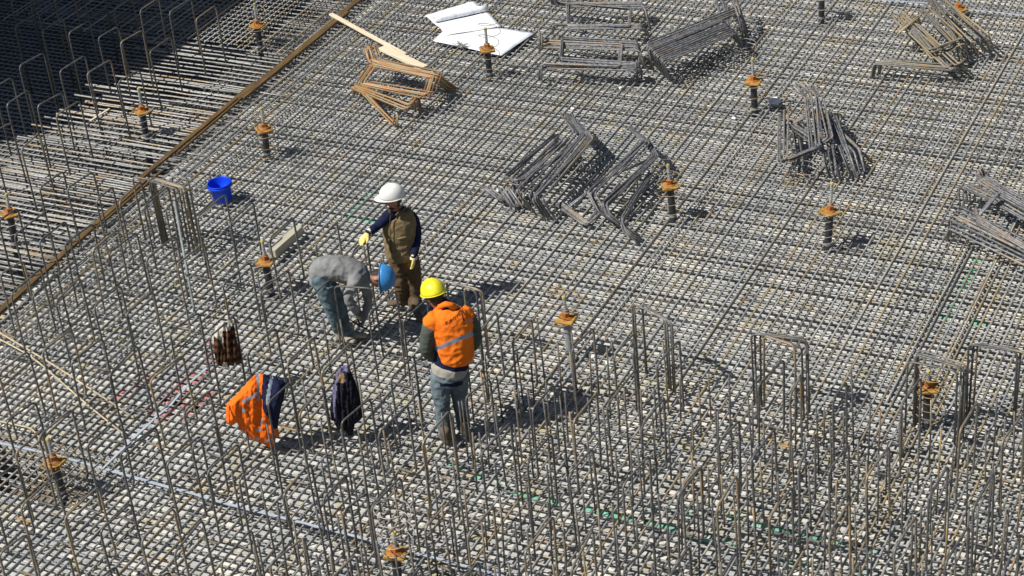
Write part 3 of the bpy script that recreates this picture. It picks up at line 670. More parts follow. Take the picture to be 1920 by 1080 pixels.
def paint(name, segs, mat, label, wd=.06):
    mb = MB()
    for (a, b_) in segs:
        P, Q = at(*a, SLAB + .004), at(*b_, SLAB + .004); L = (Q - P).length; n = max(2, int(L / .09)); d = (Q - P) / n; s_ = Vector((-d.y, d.x, 0)).normalized()
        for i in range(n):
            if rnd.random() < .3: continue
            w1, w2 = wd * U(.5, 1), wd * U(.5, 1); p, q = P + d * i, P + d * (i + 1.02)
            mb.add([p - s_ * w1, q - s_ * w2, q + s_ * w1, p + s_ * w2], [(0, 1, 2, 3)])
    return tag(obj(name, mb.mesh(name, mat)), label, 'paint mark', kind='stuff')
paint('paint_mark', [((648, 408), (722, 420)), ((648, 408), (690, 362)), ((722, 420), (745, 390)), ((690, 362), (730, 352))], M['green_paint'], 'green painted outline on the slab behind the white-helmeted worker', .055)
paint('paint_mark', [((1770, 600), (1835, 480)), ((1770, 600), (1850, 606))], M['green_paint'], 'green painted corner on the slab below the fanned stack', .06)
paint('paint_mark', [((835, 862), (975, 930)), ((975, 930), (1270, 992)), ((1180, 940), (1300, 965)), ((1280, 1003), (1660, 1090)), ((1360, 965), (1640, 1040))], M['green_paint'], 'long green painted lines on the slab under the dense uprights', .06)
paint('paint_mark', [((300, 790), (395, 690)), ((330, 800), (400, 735)), ((280, 775), (360, 700)), ((385, 640), (395, 700)), ((290, 740), (370, 770)), ((215, 745), (300, 700))], M['red_paint'], 'red painted scribble on the slab beside the hanging plaid shirt', .07)
# small pale litter
lit = [(1073, 203, 'white scrap of paper on the open mat above the pair of heaps'), (1164, 164, 'tiny white scrap beyond the rectangular stack'), (932, 358, 'white scrap caught in the bent bars of the round-topped heap'),
       (1376, 221, 'white scrap below the bright anchor rod'), (1452, 190, 'crumpled white bag in the shade beside the bright anchor rod'), (1112, 668, 'white lump lying by the grey anchor tube'), (1140, 680, 'second white lump nearer the frames by the grey anchor tube')]
for i, (px, py, lb) in enumerate(lit):
    mb = MB(); vs = []; s_ = .03 if i != 4 else .09
    bm = bmesh.new(); bmesh.ops.create_icosphere(bm, subdivisions=2, radius=s_)
    for v in bm.verts: v.co *= 1 + .5 * noise.noise(v.co * 25 + Vector((i, 0, 0))); v.co.z *= .5
    me = bpy.data.meshes.new('litter'); bm.to_mesh(me); bm.free(); me.materials.append(M['white_bit'])
    tag(obj('litter', me, None, at(px, py, .02)), lb, 'litter')

# ---------------------------------------------------------------- people
def cr(P, n=6):
    """Catmull-Rom through rows of an array"""
    P = np.array(P, float)
    if len(P) < 3: return np.array([P[0] * (1 - t) + P[-1] * t for t in np.linspace(0, 1, n + 1)])
    Q = np.vstack([2 * P[0] - P[1], P, 2 * P[-1] - P[-2]]); out = []
    for i in range(1, len(Q) - 2):
        for k in range(n):
            t = k / n; a, b_, c_, d = Q[i - 1], Q[i], Q[i + 1], Q[i + 2]
            out.append(.5 * (2 * b_ + (c_ - a) * t + (2 * a - 5 * b_ + 4 * c_ - d) * t * t + (3 * b_ - a - 3 * c_ + d) * t ** 3))
    out.append(P[-1]); return np.array(out)
class Body:
    def __init__(s): s.mb = MB(); s.s = []                  # samples: x,y,z,r,material
    def loft(s, rows, mi, side=None, seg=14, flat=None):
        """rows: (point, rx, ry); side: direction of rx"""
        A = cr([(p[0], p[1], p[2], rx, ry) for p, rx, ry in rows]); n = len(A); vs = []
        P = [Vector(a[:3]) for a in A]
        # rounded ends
        t0 = (P[1] - P[0]).normalized(); t1 = (P[-1] - P[-2]).normalized()
        ext = []
        for f in (.98, .8, .45): ext.append((P[0] - t0 * A[0][4] * .55 * f ** 1, A[0][3] * math.sqrt(max(0, 1 - f * f)), A[0][4] * math.sqrt(max(0, 1 - f * f))))
        body = [(P[i], max(A[i][3], .004), max(A[i][4], .004)) for i in range(n)]
        tail = [(P[-1] + t1 * A[-1][4] * .55 * f, A[-1][3] * math.sqrt(1 - f * f), A[-1][4] * math.sqrt(1 - f * f)) for f in (.45, .8, .98)]
        R_ = ext + body + tail
        u = None
        for i, (p, rx, ry) in enumerate(R_):
            t = (R_[min(i + 1, len(R_) - 1)][0] - R_[max(i - 1, 0)][0]).normalized()
            if side is not None: u = Vector(side)
            elif u is None: u = t.orthogonal()
            u = (u - t * u.dot(t)).normalized(); w_ = t.cross(u)
            for k in range(seg):
                a = 2 * math.pi * k / seg; vs.append(p + u * math.cos(a) * rx + w_ * math.sin(a) * ry)
        m_ = len(R_)
        fs = [(i * seg + k, i * seg + (k + 1) % seg, (i + 1) * seg + (k + 1) % seg, (i + 1) * seg + k) for i in range(m_ - 1) for k in range(seg)] + [tuple(range(seg))[::-1], tuple((m_ - 1) * seg + k for k in range(seg))]
        s.mb.add(vs, fs, mi)
        for p, rx, ry in R_: s.s.append((p.x, p.y, p.z, (rx + ry) / 2, mi))
    def build(s, name, mats, voxel=.013, wrinkle=None, smooth=2, origin=None, parent=None, mi_over=None):
        me = s.mb.mesh(name, mats); tmp = bpy.data.objects.new('tmp', me); COL.objects.link(tmp)
        rm = tmp.modifiers.new('r', 'REMESH'); rm.mode = 'VOXEL'; rm.voxel_size = voxel
        sm = tmp.modifiers.new('s', 'SMOOTH'); sm.iterations = smooth; sm.factor = .5
        dg = bpy.context.evaluated_depsgraph_get(); ev = tmp.evaluated_get(dg); m2 = bpy.data.meshes.new_from_object(ev)
        bpy.data.objects.remove(tmp)
        m2.name = name; m2.materials.clear()
        for mm in mats: m2.materials.append(mm)
        N = len(m2.vertices); co = np.empty(N * 3); m2.vertices.foreach_get('co', co); co = co.reshape(-1, 3)
        no = np.empty(N * 3); m2.vertex_normals.foreach_get('vector', no); no = no.reshape(-1, 3)
        S = np.array(s.s)
        if wrinkle:
            for i in range(N):
                p = Vector(co[i]); d = ((S[:, :3] - co[i]) ** 2).sum(1) ** .5 - S[:, 3]; mi = int(S[d.argmin(), 4])
                a = wrinkle.get(mi, 0)
                if a:
                    q = Vector((p.x * 9, p.y * 9, p.z * 13)); k = 1 - abs(noise.noise(q)) * 2.2; k2 = noise.noise(p * 24)
                    co[i] += no[i] * a * (k * .8 + k2 * .5)
            m2.vertices.foreach_set('co', co.ravel())
        F = len(m2.polygons); ce = np.empty(F * 3); m2.polygons.foreach_get('center', ce); ce = ce.reshape(-1, 3)
        idx = np.zeros(F, int)
        for i in range(F):
            d = ((S[:, :3] - ce[i]) ** 2).sum(1) ** .5 - S[:, 3] * 1.0; idx[i] = int(S[d.argmin(), 4])
        if mi_over is not None:
            for i in range(F):
                r_ = mi_over(ce[i]);
                if r_ is not None: idx[i] = r_
        m2.polygons.foreach_set('material_index', idx); m2.polygons.foreach_set('use_smooth', [True] * F)
        if origin is not None:
            m2.transform(Matrix.Translation(-Vector(origin)))
        m2.update()
        return obj(name, m2, parent, Vector(origin) if (origin is not None and parent is None) else None)
def V(*a): return Vector(a)
def head(bd, c, up, fw, skin=0, hair=1, s_=1.0):
    up = Vector(up).normalized(); fw = (Vector(fw) - up * Vector(fw).dot(up)).normalized(); sd = fw.cross(up)
    # skull, jaw
    bd.loft([(c + up * .10 * s_ - fw * .01, .06 * s_, .07 * s_), (c + up * .05 * s_ - fw * .005, .077 * s_, .097 * s_), (c, .076 * s_, .095 * s_), (c - up * .05 * s_ + fw * .012, .066 * s_, .08 * s_), (c - up * .1 * s_ + fw * .03, .042 * s_, .048 * s_)], skin, sd)
    bd.loft([(c + up * .06 - fw * .025, .078 * s_, .082 * s_), (c + up * .0 - fw * .035, .08 * s_, .07 * s_), (c - up * .055 - fw * .045, .066 * s_, .05 * s_)], hair, sd)
    bd.loft([(c + up * .015 + fw * .09, .011, .012), (c - up * .02 + fw * .112, .016, .018), (c - up * .03 + fw * .10, .02, .014)], skin, sd, 8)   # nose
    bd.loft([(c + up * .03 + fw * .083 - sd * .045, .012, .009), (c + up * .034 + fw * .092, .012, .01), (c + up * .03 + fw * .083 + sd * .045, .012, .009)], skin, up, 8)  # brow
    bd.loft([(c - up * .058 + fw * .088 - sd * .024, .008, .007), (c - up * .058 + fw * .1, .011, .01), (c - up * .058 + fw * .088 + sd * .024, .008, .007)], skin, up, 8)  # lips
    for k in (-1, 1):
        bd.loft([(c + sd * .08 * k + up * .025 - fw * .005, .012, .018), (c + sd * .086 * k - up * .005, .012, .016), (c + sd * .08 * k - up * .03, .01, .012)], skin, sd, 8)
    return up, fw, sd
def eyes(c, up, fw, sd, parent, org):
    for k in (-1, 1):
        mb = MB(); p = c + up * .012 + fw * .088 + sd * .032 * k - Vector(org)
        mb.lathe([(0, -.011), (.008, -.008), (.0115, 0), (.008, .008), (0, .011)], p, 10); obj('eye', mb.mesh('eye', M['eye'], True), parent)
        mb = MB(); mb.tube([p + up * .02 + sd * -.016, p + up * .026 + fw * .006, p + up * .02 + sd * .016], .004, 5); obj('eyebrow', mb.mesh('eyebrow', M['hair']), parent)
def helmet(c, up, fw, mat, parent, org, s_=1.0, visor=.05, text=False):
    up = Vector(up).normalized(); fw = (Vector(fw) - up * Vector(fw).dot(up)).normalized(); sd = fw.cross(up)
    o_ = c - Vector(org); mb = MB(); n = 32; vs = []; rows = 9
    for i in range(rows + 1):
        ph = math.pi / 2 * i / rows
        for k in range(n):
            a = 2 * math.pi * k / n; rx = .112 * s_ * math.cos(ph) ** .85; ry = .138 * s_ * math.cos(ph) ** .85
            ridge = .007 * max(0, 1 - abs(math.sin(a)) * 5) * math.sin(ph * 1) if i < rows else .006
            vs.append(o_ + fw * (ry * math.cos(a)) + sd * (rx * math.sin(a)) + up * (.135 * s_ * math.sin(ph) + ridge))
    fs = [(i * n + k, i * n + (k + 1) % n, (i + 1) * n + (k + 1) % n, (i + 1) * n + k) for i in range(rows) for k in range(n)]
    mb.add(vs, fs)
    # brim all round, longer in front
    vs = []
    for j, e in enumerate((0, 1)):
        for k in range(n):
            a = 2 * math.pi * k / n; fr = max(0, math.cos(a)) ** 2; ext = (.012 + visor * fr) * e
            vs.append(o_ + fw * ((.138 * s_ + ext) * math.cos(a)) + sd * ((.112 * s_ + .013 * e) * math.sin(a)) + up * (-.004 * e - .016 * e * fr))
    mb.add(vs, [(k, n + k, n + (k + 1) % n, (k + 1) % n) for k in range(n)])
    h = obj('helmet', mb.mesh('helmet', mat, True), parent); sm = h.modifiers.new('t', 'SOLIDIFY'); sm.thickness = .004; sm.offset = -1
    return h
def glove(w_, hd, up_, mat, parent, org, curl=.5, s_=1.0, thumb=1, name='glove'):
    """hand at wrist w_, pointing along hd; up_ is the back of the hand"""
    hd = Vector(hd).normalized(); nb = Vector(up_); nb = (nb - hd * nb.dot(hd)).normalized(); sd = hd.cross(nb)
    bd = Body(); k = s_ * 1.08
    bd.loft([(w_ - hd * .03 * k, .03 * k, .026 * k), (w_ + hd * .01 * k, .032 * k, .022 * k), (w_ + hd * .055 * k, .042 * k, .017 * k), (w_ + hd * .09 * k, .043 * k, .014 * k)], 0, sd)
    for i, (o_, L) in enumerate(((-.032, .062), (-.011, .074), (.011, .07), (.031, .054))):
        p = w_ + hd * .088 * k + sd * o_ * k; d = hd; pts = [(p - hd * .02, .0105 * k, .0105 * k)]
        for j in range(3):
            ang = curl * (.5 + j * .35); dd = (hd * math.cos(ang) - nb * math.sin(ang)); p = p + dd * L * k * (.42, .33, .25)[j]; pts.append((p, (.0105 - .001 * j) * k, (.0105 - .001 * j) * k))
        bd.loft(pts, 0, sd, 8)
    p = w_ + hd * .03 * k - sd * .03 * k * thumb
    bd.loft([(p, .015 * k, .014 * k), (p + hd * .03 * k - sd * .025 * thumb * k - nb * .008, .013 * k, .012 * k), (p + hd * .065 * k - sd * .034 * thumb * k - nb * .02, .011 * k, .011 * k)], 0, sd, 8)
    bd.s = [tuple(q) for q in bd.s]
    o = bd.build(name, [mat], voxel=.0055, smooth=1, origin=None, parent=parent)
    o.data.transform(Matrix.Translation(-Vector(org))); return o
def boot(bd, ank, toe, mi, r=.05, sole=0.0):
    toe = Vector(toe); ank = Vector(ank); heel = ank + (ank - toe).normalized() * .05; heel.z = toe.z
    d = Vector((toe.x - ank.x, toe.y - ank.y, 0)).normalized(); sd = Vector((-d.y, d.x, 0))
    bd.loft([(ank + V(0, 0, .08), r * 1.1, r * 1.15), (ank, r * 1.08, r * 1.15), (V(ank.x, ank.y, toe.z + .01), r, r * 1.1)], mi, sd)
    g = V(ank.x, ank.y, toe.z) - d * .04
    bd.loft([(g, .04, .042), (g + d * .08 + V(0, 0, .008), .046, .046), (g + d * .17, .05, .036), (g + d * .235 - V(0, 0, .004), .042, .026)], mi, sd)

# --- standing worker, white helmet, brown vest
B1 = at(770, 577, 0.0)
J = lambda x_, y_, d=0.0: on_plane(B1, x_, y_, d)
side1 = V(.80, .52, -.12)                                   # towards his own other shoulder, picture right
bd = Body()
MI = dict(skin=0, hair=1, navy=2, trouser=3, boot=4)
shL, shR, neck = J(772, 408, -.02), J(729, 404, .04), J(745, 394, 0)
bd.loft([(J(760, 497), .165, .13), (J(757, 484), .172, .137)], 3, side1, 18)
bd.loft([(J(754, 472), .165, .132), (J(752, 458), .168, .13), (J(750, 435), .18, .13), (J(750, 412), .185, .12), (J(749, 402), .13, .09), (neck, .06, .06)], 2, side1, 18)
bd.loft([(J(747, 402), .06, .06), (J(742, 384, .02), .055, .058)], 0)
# arms
eL, wL = J(781, 446, .02), J(775, 482, .17)
bd.loft([(J(766, 407, -.01), .075, .075), (shL, .072, .075), (J(780, 426, .0), .062, .064), (eL, .054, .056), (J(779, 464, .1), .05, .05), (wL, .042, .042)], 2)
eR, wR = J(707, 424, .10), J(690, 437, .22)
bd.loft([(J(737, 405, .02), .07, .07), (shR, .068, .07), (J(718, 414, .07), .06, .06), (eR, .052, .053), (J(698, 431, .17), .046, .046), (wR, .04, .04)], 2)
# legs
kL, aL = J(776, 533, .03), at(779, 568, .09)
bd.loft([(J(768, 488, 0), .11, .115), (J(773, 508, .02), .105, .11), (kL, .088, .092), (J(778, 555, .03), .085, .088), (at(779, 572, .1), .078, .08)], 3)
kR, aR = J(750, 530, .03), at(757, 553, .09)
bd.loft([(J(747, 488, 0), .11, .115), (J(748, 508, .01), .10, .105), (kR, .084, .086), (J(754, 545, 0), .078, .08), (at(757, 556, .11), .074, .076)], 3)
boot(bd, at(780, 578, .09), at(786, 594, .035), 4)
boot(bd, at(757, 560, .09), at(742, 568, .035), 4)
hc = J(737, 372, .05); hup, hfw, hsd = head(bd, hc, V(-.05, -.1, 1), V(-.86, -.5, -.12))
man1 = bd.build('person', [M['skin'], M['hair'], M['navy'], M['brown_trousers'], M['boot']], .0135, {2: .006, 3: .012}, origin=B1)
tag(man1, 'standing worker in white helmet and olive vest pointing with a yellow glove', 'person')
eyes(hc, hup, hfw, hsd, man1, B1)
helmet(hc + hup * .045, hup + V(.05, .0, 0), hfw, M['hat_white'], man1, B1, 1.08, .055)
# print row on the helmet
mb = MB(); hs = hfw.cross(hup)
for k in range(5):
    a = -1.0 - .16 * k; q = hc + hup * .045 - Vector(B1); d_ = hfw * math.cos(a) * .14 * .7 + hs * (-math.sin(a)) * .121 * .7
    mb.box(q + d_ * 1.03 + hup * .106, .014, .006, .010, .4)
obj('helmet_print', mb.mesh('helmet_print', plain('blue_grey_print', (.35, .4, .5), .6)), man1)
# vest
bd = Body()
bd.loft([(J(753, 478), .186, .15), (J(752, 470), .192, .155), (J(750, 450), .188, .155), (J(749, 432), .2, .155), (J(750, 414), .2, .142), (J(750, 404), .165, .115), (J(748, 399), .10, .085)], 0, side1, 20)
v1_ = bd.build('vest', [M['olive'], M['olive_dark']], .012, {0: .010}, parent=man1); v1_.data.transform(Matrix.Translation(-B1))
fr1 = V(*(NV * .9)) + V(-.25, -.1, 0); fr1.normalize()
def belly(px, py, off=.0): return J(px, py, .155 + off) - B1
mb = MB()
mb.tube([belly(732, 404, -.03), belly(731, 425, .0), belly(732, 450, .005), belly(734, 474, .0)], .006, 5); obj('zip', mb.mesh('zip', M['olive_dark']), v1_)
for (a, b_) in (((746, 448), (768, 443)), ((727, 449), (731, 451))):
    mb = MB(); mb.tube([belly(*a), belly((a[0] + b_[0]) / 2, (a[1] + b_[1]) / 2, .01), belly(*b_, -.03)], [.012, .014, .01], 6); obj('pocket_flap', mb.mesh('pocket_flap', M['olive'], True), v1_)
bd = Body(); bd.loft([(J(732, 400, .12), .018, .012), (J(731, 393, .10), .026, .012), (J(738, 389, .06), .03, .012)], 0); bd.loft([(J(742, 404, .13), .02, .012), (J(750, 396, .11), .03, .014), (J(758, 392, .04), .03, .014), (J(757, 390, -.05), .03, .014), (J(748, 388, -.08), .03, .014)], 0)
cl = bd.build('collar', [M['olive_dark']], .01, parent=v1_); cl.data.transform(Matrix.Translation(-B1))
g_ = glove(wR, (J(680, 449, .26) - wR), V(.1, -.1, 1), M['glove_y'], man1, B1, curl=.55, thumb=1)
mb = MB(); mb.tube([wR - B1 + (eR - wR).normalized() * .035, wR - B1], .045, 12, caps=False); obj('cuff', mb.mesh('cuff', M['glove_w'], True), g_)
g_ = glove(wL, V(-.03, -.05, -1), V(.8, .3, 0), M['glove_y'], man1, B1, curl=.8, thumb=-1)
mb = MB(); mb.tube([wL - B1 + (eL - wL).normalized() * .02, wL - B1 + V(0, 0, -.03)], .044, 12, caps=False); obj('cuff', mb.mesh('cuff', M['glove_w'], True), g_)

# --- bending worker, blue helmet, grey sweater
B2 = at(652, 632, 0.0)
J2 = lambda x_, y_, d=0.0: on_plane(B2, x_, y_, d)
bd = Body()
sdir2 = V(.53, -.85, .1)
bd.loft([(J2(594, 516, .05), .14, .12), (J2(606, 507, .05), .165, .15), (J2(627, 503, .06), .165, .15), (J2(648, 507, .06), .175, .15), (J2(668, 514, .08), .18, .145), (J2(681, 519, .1), .12, .11), (J2(688, 521, .1), .07, .075)], 2, sdir2, 18)
bd.loft([(J2(598, 520, .05), .14, .125), (J2(604, 530, .05), .135, .12)], 3, sdir2)
bd.loft([(J2(684, 520, .1), .062, .065), (J2(700, 521, .12), .056, .06)], 1)
# near leg and other leg
bd.loft([(J2(600, 522, .12), .105, .11), (J2(608, 545, .15), .095, .1), (J2(618, 572, .15), .078, .08), (J2(627, 596, .12), .07, .07), (at(636, 622, .1), .062, .065)], 3)
bd.loft([(J2(606, 524, -.02), .10, .105), (J2(624, 546, -.02), .09, .092), (J2(638, 574, -.0), .072, .075), (J2(644, 600, .0), .066, .066), (at(652, 622, .1), .06, .062)], 3)
boot(bd, at(637, 626, .09), at(655, 637, .035), 4); boot(bd, at(655, 620, .09), at(682, 628, .035), 4)
bd.loft([(J2(668, 520, .2), .08, .08), (J2(663, 534, .28), .065, .066), (J2(653, 556, .3), .054, .056), (J2(660, 572, .3), .048, .048), (J2(668, 584, .28), .04, .04)], 2)
bd.loft([(J2(676, 520, .0), .078, .078), (J2(685, 540, -.04), .06, .062), (J2(690, 560, -.04), .052, .053), (J2(688, 578, .0), .044, .046), (J2(685, 592, .05), .038, .04)], 2)
hc = J2(709, 520, .13); up2 = V(.92, .30, -.02); hup, hfw, hsd = head(bd, hc, up2, V(.1, -.25, -1))
man2 = bd.build('person', [M['skin'], M['hair'], M['grey_knit'], M['jeans'], M['boot2']], .0135, {2: .012, 3: .012}, origin=B2)
tag(man2, 'worker in blue helmet and grey sweater bending down over the mat', 'person')
eyes(hc, hup, hfw, hsd, man2, B2)
hb = helmet(hc + hup * .04, hup, hfw, M['hat_blue'], man2, B2, 1.15, .035)
mb = MB(); hs2 = hfw.cross(hup); o_ = hc + hup * .048 - B2
mb.tube([o_ + hfw * .153 * math.cos(a) + hs2 * .125 * math.sin(a) for a in [2 * math.pi * i / 24 for i in range(25)]], .005, 5, caps=False); obj('band', mb.mesh('band', M['navy']), hb)
glove(J2(668, 585, .28), V(.5, .2, -.8), V(.3, -.6, .3), M['glove_g'], man2, B2, curl=.9)
glove(J2(685, 593, .05), V(-.35, -.2, -.9), V(.7, .3, .1), M['glove_g'], man2, B2, curl=.9, thumb=-1)
mb = MB(); mb.tube([J2(600, 535, .2) - B2, J2(616, 541, .24) - B2, J2(630, 536, .18) - B2], .012, 6); obj('pocket', mb.mesh('pocket', M['jeans']), man2)
# tool in his hands
mb = MB(); p0, p1 = at(676, 612, .12), at(694, 622, .03); mb.tube([V(0, 0, 0), (p1 - p0) * .5 + V(0, 0, .01), p1 - p0], [.012, .01, .006], 6); mb.tube([V(0, 0, 0), V(-.06, .05, .07)], .011, 6); mb.tube([V(0, 0, 0), V(-.1, -.01, .06)], .011, 6)
tag(obj('pliers', mb.mesh('pliers', M['strap']), None, p0), 'dark pliers held close to the bars by the bending worker', 'pliers')

# --- worker in the orange vest, yellow helmet, seen from behind
B3 = at(852, 815, 0.0)
J3 = lambda x_, y_, d=0.0: on_plane(B3, x_, y_, d)
bd = Body(); side3 = V(.93, .34, .1)
bd.loft([(J3(842, 706, 0), .18, .145), (J3(843, 690), .185, .15), (J3(847, 670), .19, .15), (J3(848, 640), .21, .15), (J3(845, 612), .225, .145), (J3(841, 592), .19, .12), (J3(836, 578, -.03), .10, .09), (J3(831, 568, -.05), .065, .065)], 2, side3, 20)
bd.loft([(J3(833, 575, -.04), .07, .07), (J3(824, 560, -.08), .062, .065)], 0)
bd.loft([(J3(842, 712), .17, .14), (J3(842, 694), .188, .155)], 3, side3)
bd.loft([(J3(815, 602, -.02), .09, .09), (J3(806, 614, 0), .085, .088), (J3(801, 635, .02), .075, .078), (J3(800, 657, .0), .065, .068), (J3(812, 668, -.16), .056, .058), (J3(826, 664, -.27), .046, .046)], 5)
bd.loft([(J3(872, 590, -.04), .09, .09), (J3(882, 603, -.04), .08, .085), (J3(890, 622, -.02), .072, .074), (J3(890, 642, -.05), .062, .064), (J3(878, 655, -.2), .054, .054), (J3(862, 657, -.3), .044, .044)], 5)
bd.loft([(J3(828, 704, .0), .115, .12), (J3(826, 725, .02), .105, .11), (J3(829, 757, .03), .082, .085), (J3(831, 785, .01), .078, .08), (at(835, 817, .07), .07, .072)], 3)
bd.loft([(J3(858, 702, -.02), .115, .12), (J3(860, 722, -.03), .1, .105), (J3(863, 750, -.05), .08, .082), (J3(866, 775, -.1), .075, .076), (at(870, 803, .07), .068, .07)], 3)
boot(bd, at(836, 818, .09), at(831, 806, .035), 4); boot(bd, at(871, 803, .09), at(872, 789, .035), 4)
hc = J3(815, 556, -.1); hup, hfw, hsd = head(bd, hc, V(-.28, .16, 1), V(-.62, .45, -.62), s_=1.05)
man3 = bd.build('person', [M['skin'], M['hair'], M['navy'], M['jeans2'], M['boot'], M['greensleeve']], .0135, {2: .008, 3: .013, 5: .009}, origin=B3)
tag(man3, 'worker in yellow helmet and orange reflective vest seen from behind', 'person')
eyes(hc, hup, hfw, hsd, man3, B3)
hy = helmet(hc + hup * .045, hup, hfw, M['hat_yellow'], man3, B3, 1.13, .05)
mb = MB(); hs3 = hfw.cross(hup); o_ = hc + hup * .03 - B3
mb.tube([o_ - hfw * .12 * math.cos(a) + hs3 * .104 * math.sin(a) - hup * .01 for a in [math.pi * (i / 12 - .5) for i in range(13)]], .013, 6); obj('chin_strap', mb.mesh('chin_strap', M['strap']), hy)
# vest: orange with reflective band cut as faces
bd = Body()
bd.loft([(J3(853, 668, .0), .205, .17), (J3(852, 655), .21, .172), (J3(849, 630), .222, .17), (J3(845, 610), .235, .162), (J3(841, 594), .215, .14), (J3(838, 583, -.02), .15, .11)], 0, side3, 22)
bd.loft([(J3(816, 596, 0), .09, .09), (J3(807, 607, 0), .09, .092)], 0); bd.loft([(J3(868, 586, -.04), .09, .09), (J3(877, 593, -.04), .086, .09)], 0)
bd.loft([(J3(816, 585, -.14), .03, .03), (J3(824, 575, -.02), .03, .03), (J3(838, 571, .06), .03, .028), (J3(852, 574, .03), .03, .03)], 0)
def band3(c_):
    u_, v_ = project(c_); e = (v_ - 652) + (u_ - 825) * .43
    return 1 if (-5 < e < 3.5 and u_ > 815) else None
ve = bd.build('vest', [M['orange_v'], M['reflect']], .0105, {0: .009}, parent=man3, mi_over=band3); ve.data.transform(Matrix.Translation(-B3))
# lettering printed on the back, laid on the cloth by casting each letter corner onto it
fc = bpy.data.curves.new('vest_lettering', 'FONT'); fc.body = 'EUROYCTON'; fc.size = .05; fc.extrude = 0; fc.offset = .001; fc.align_x = 'CENTER'
tf = bpy.data.objects.new('tmp', fc); COL.objects.link(tf); dg = bpy.context.evaluated_depsgraph_get(); tm = bpy.data.meshes.new_from_object(tf.evaluated_get(dg)); bpy.data.objects.remove(tf)
bm = bmesh.new(); bm.from_mesh(tm); bmesh.ops.subdivide_edges(bm, edges=bm.edges[:], cuts=1)
ctr = J3(862, 611, .3); rt = V(.9, .43, -.0).normalized(); rt = (rt * .93 + V(0, 0, .36)).normalized(); upv = V(*(-RD)).normalized(); upv = (upv - rt * upv.dot(rt)).normalized(); inn = V(*(-NV))
from mathutils.bvhtree import BVHTree
bv_ = BVHTree.FromPolygons([Vector(v.co) for v in ve.data.vertices], [tuple(p.vertices) for p in ve.data.polygons])
for v in bm.verts:
    p = ctr + rt * v.co.x + upv * (v.co.y - .3 * v.co.x ** 2 * 2); h_ = bv_.ray_cast(p - B3, inn)
    v.co = (h_[0] - inn * .004) if h_[0] else p - B3
bm.to_mesh(tm); bm.free(); tm.materials.append(M['ink']); obj('lettering', tm, ve)
bd = Body(); bd.loft([(J3(842, 697, .0), .19, .155), (J3(843, 690, .0), .197, .162), (J3(845, 684, .0), .192, .158)], 0, side3, 20)
sh_ = bd.build('shirt_hem', [M['pale_shirt']], .012, {0: .006}, parent=man3); sh_.data.transform(Matrix.Translation(-B3))
glove(J3(826, 664, -.27), V(.6, .5, .1), V(0, 0, 1), M['skin'], man3, B3, curl=.9, name='hand'); glove(J3(862, 657, -.3), V(-.6, .3, .1), V(0, 0, 1), M['skin'], man3, B3, curl=.9, thumb=-1, name='hand')

# ---------------------------------------------------------------- clothes hung over hairpin bars
def garment(name, outline, zones, mats, hang, label, cat, bulge=.06, zt=.95, fold=.03, fdir=(10, 3), thick=.012, back=.08):
    """cloth inside the outline (photo pixels) hanging on the upright plane below the bar at pixel hang; zones: (polygon, material index)"""
    B = at(hang[0], hang[1], zt); xs = [p[0] for p in outline]; ys = [p[1] for p in outline]
    st = 1.6; nx = int((max(xs) - min(xs)) / st) + 2; ny = int((max(ys) - min(ys)) / st) + 2
    mb = MB()
    for layer in (0, 1):
        idx = {}; vs = []; fs = []; ms = []
        def vert(i, j):
            if (i, j) in idx: return idx[(i, j)]
            px, py = min(xs) + i * st, min(ys) + j * st
            # nearest point of the outline, to keep the border clean
            best = 1e9; bp = None
            for a, b_ in zip(outline, outline[1:] + outline[:1]):
                ax, ay = a; bx, by = b_; l2 = (bx - ax) ** 2 + (by - ay) ** 2; t = max(0, min(1, ((px - ax) * (bx - ax) + (py - ay) * (by - ay)) / l2))
                qx, qy = ax + t * (bx - ax), ay + t * (by - ay); d = math.hypot(px - qx, py - qy)
                if d < best: best, bp = d, (qx, qy)
            if best < st * .9: px, py = bp
            drop = (py - min(ys)) / (max(ys) - min(ys))
            fo = fold * noise.noise(Vector((px / fdir[0], py / fdir[1] / 8, 3.1 + len(label)))) * (.4 + drop) + .012 * noise.noise(Vector((px / 4, py / 7, 1)))
            e = min(1, best / 9)
            if layer: dd = -back * math.sin(min(1, drop * 2.5) * 1.57) * e - .01 + fo * .5
            else: dd = bulge * math.sin(min(1, drop * 2.0) * 1.57) * (.35 + .65 * e) + fo
            idx[(i, j)] = len(vs); vs.append(on_plane(B, px, py, dd) - B); return idx[(i, j)]
        for i in range(nx):
            for j in range(ny):
                cx, cy = min(xs) + (i + .5) * st, min(ys) + (j + .5) * st
                if not inside(cx, cy, outline): continue
                mi = 0
                for P, k in zones:
                    if inside(cx, cy, P): mi = k
                fs.append((vert(i, j), vert(i + 1, j), vert(i + 1, j + 1), vert(i, j + 1))); ms.append(mi)
        o_ = len(mb.v); mb.v += [tuple(v) for v in vs]; mb.f += [tuple(q + o_ for q in f) for f in fs]; mb.m += ms
    o = obj(name, mb.mesh(name, mats, True), None, B); sm = o.modifiers.new('t', 'SOLIDIFY'); sm.thickness = thick; sm.offset = 0
    return tag(o, label, cat)
def cvt(L, o_, s_): return [(o_[0] + x_ / s_, o_[1] + y_ / s_) for x_, y_ in L]
o_, s_ = (410, 680), 4.82
out = cvt([(75, 375), (160, 290), (330, 108), (405, 105), (500, 130), (605, 182), (590, 300), (558, 420), (532, 560), (532, 600), (545, 650), (520, 655), (508, 700), (478, 772), (430, 750), (395, 722), (320, 705), (240, 640), (195, 590), (165, 535), (125, 560), (78, 550), (68, 460)], o_, s_)
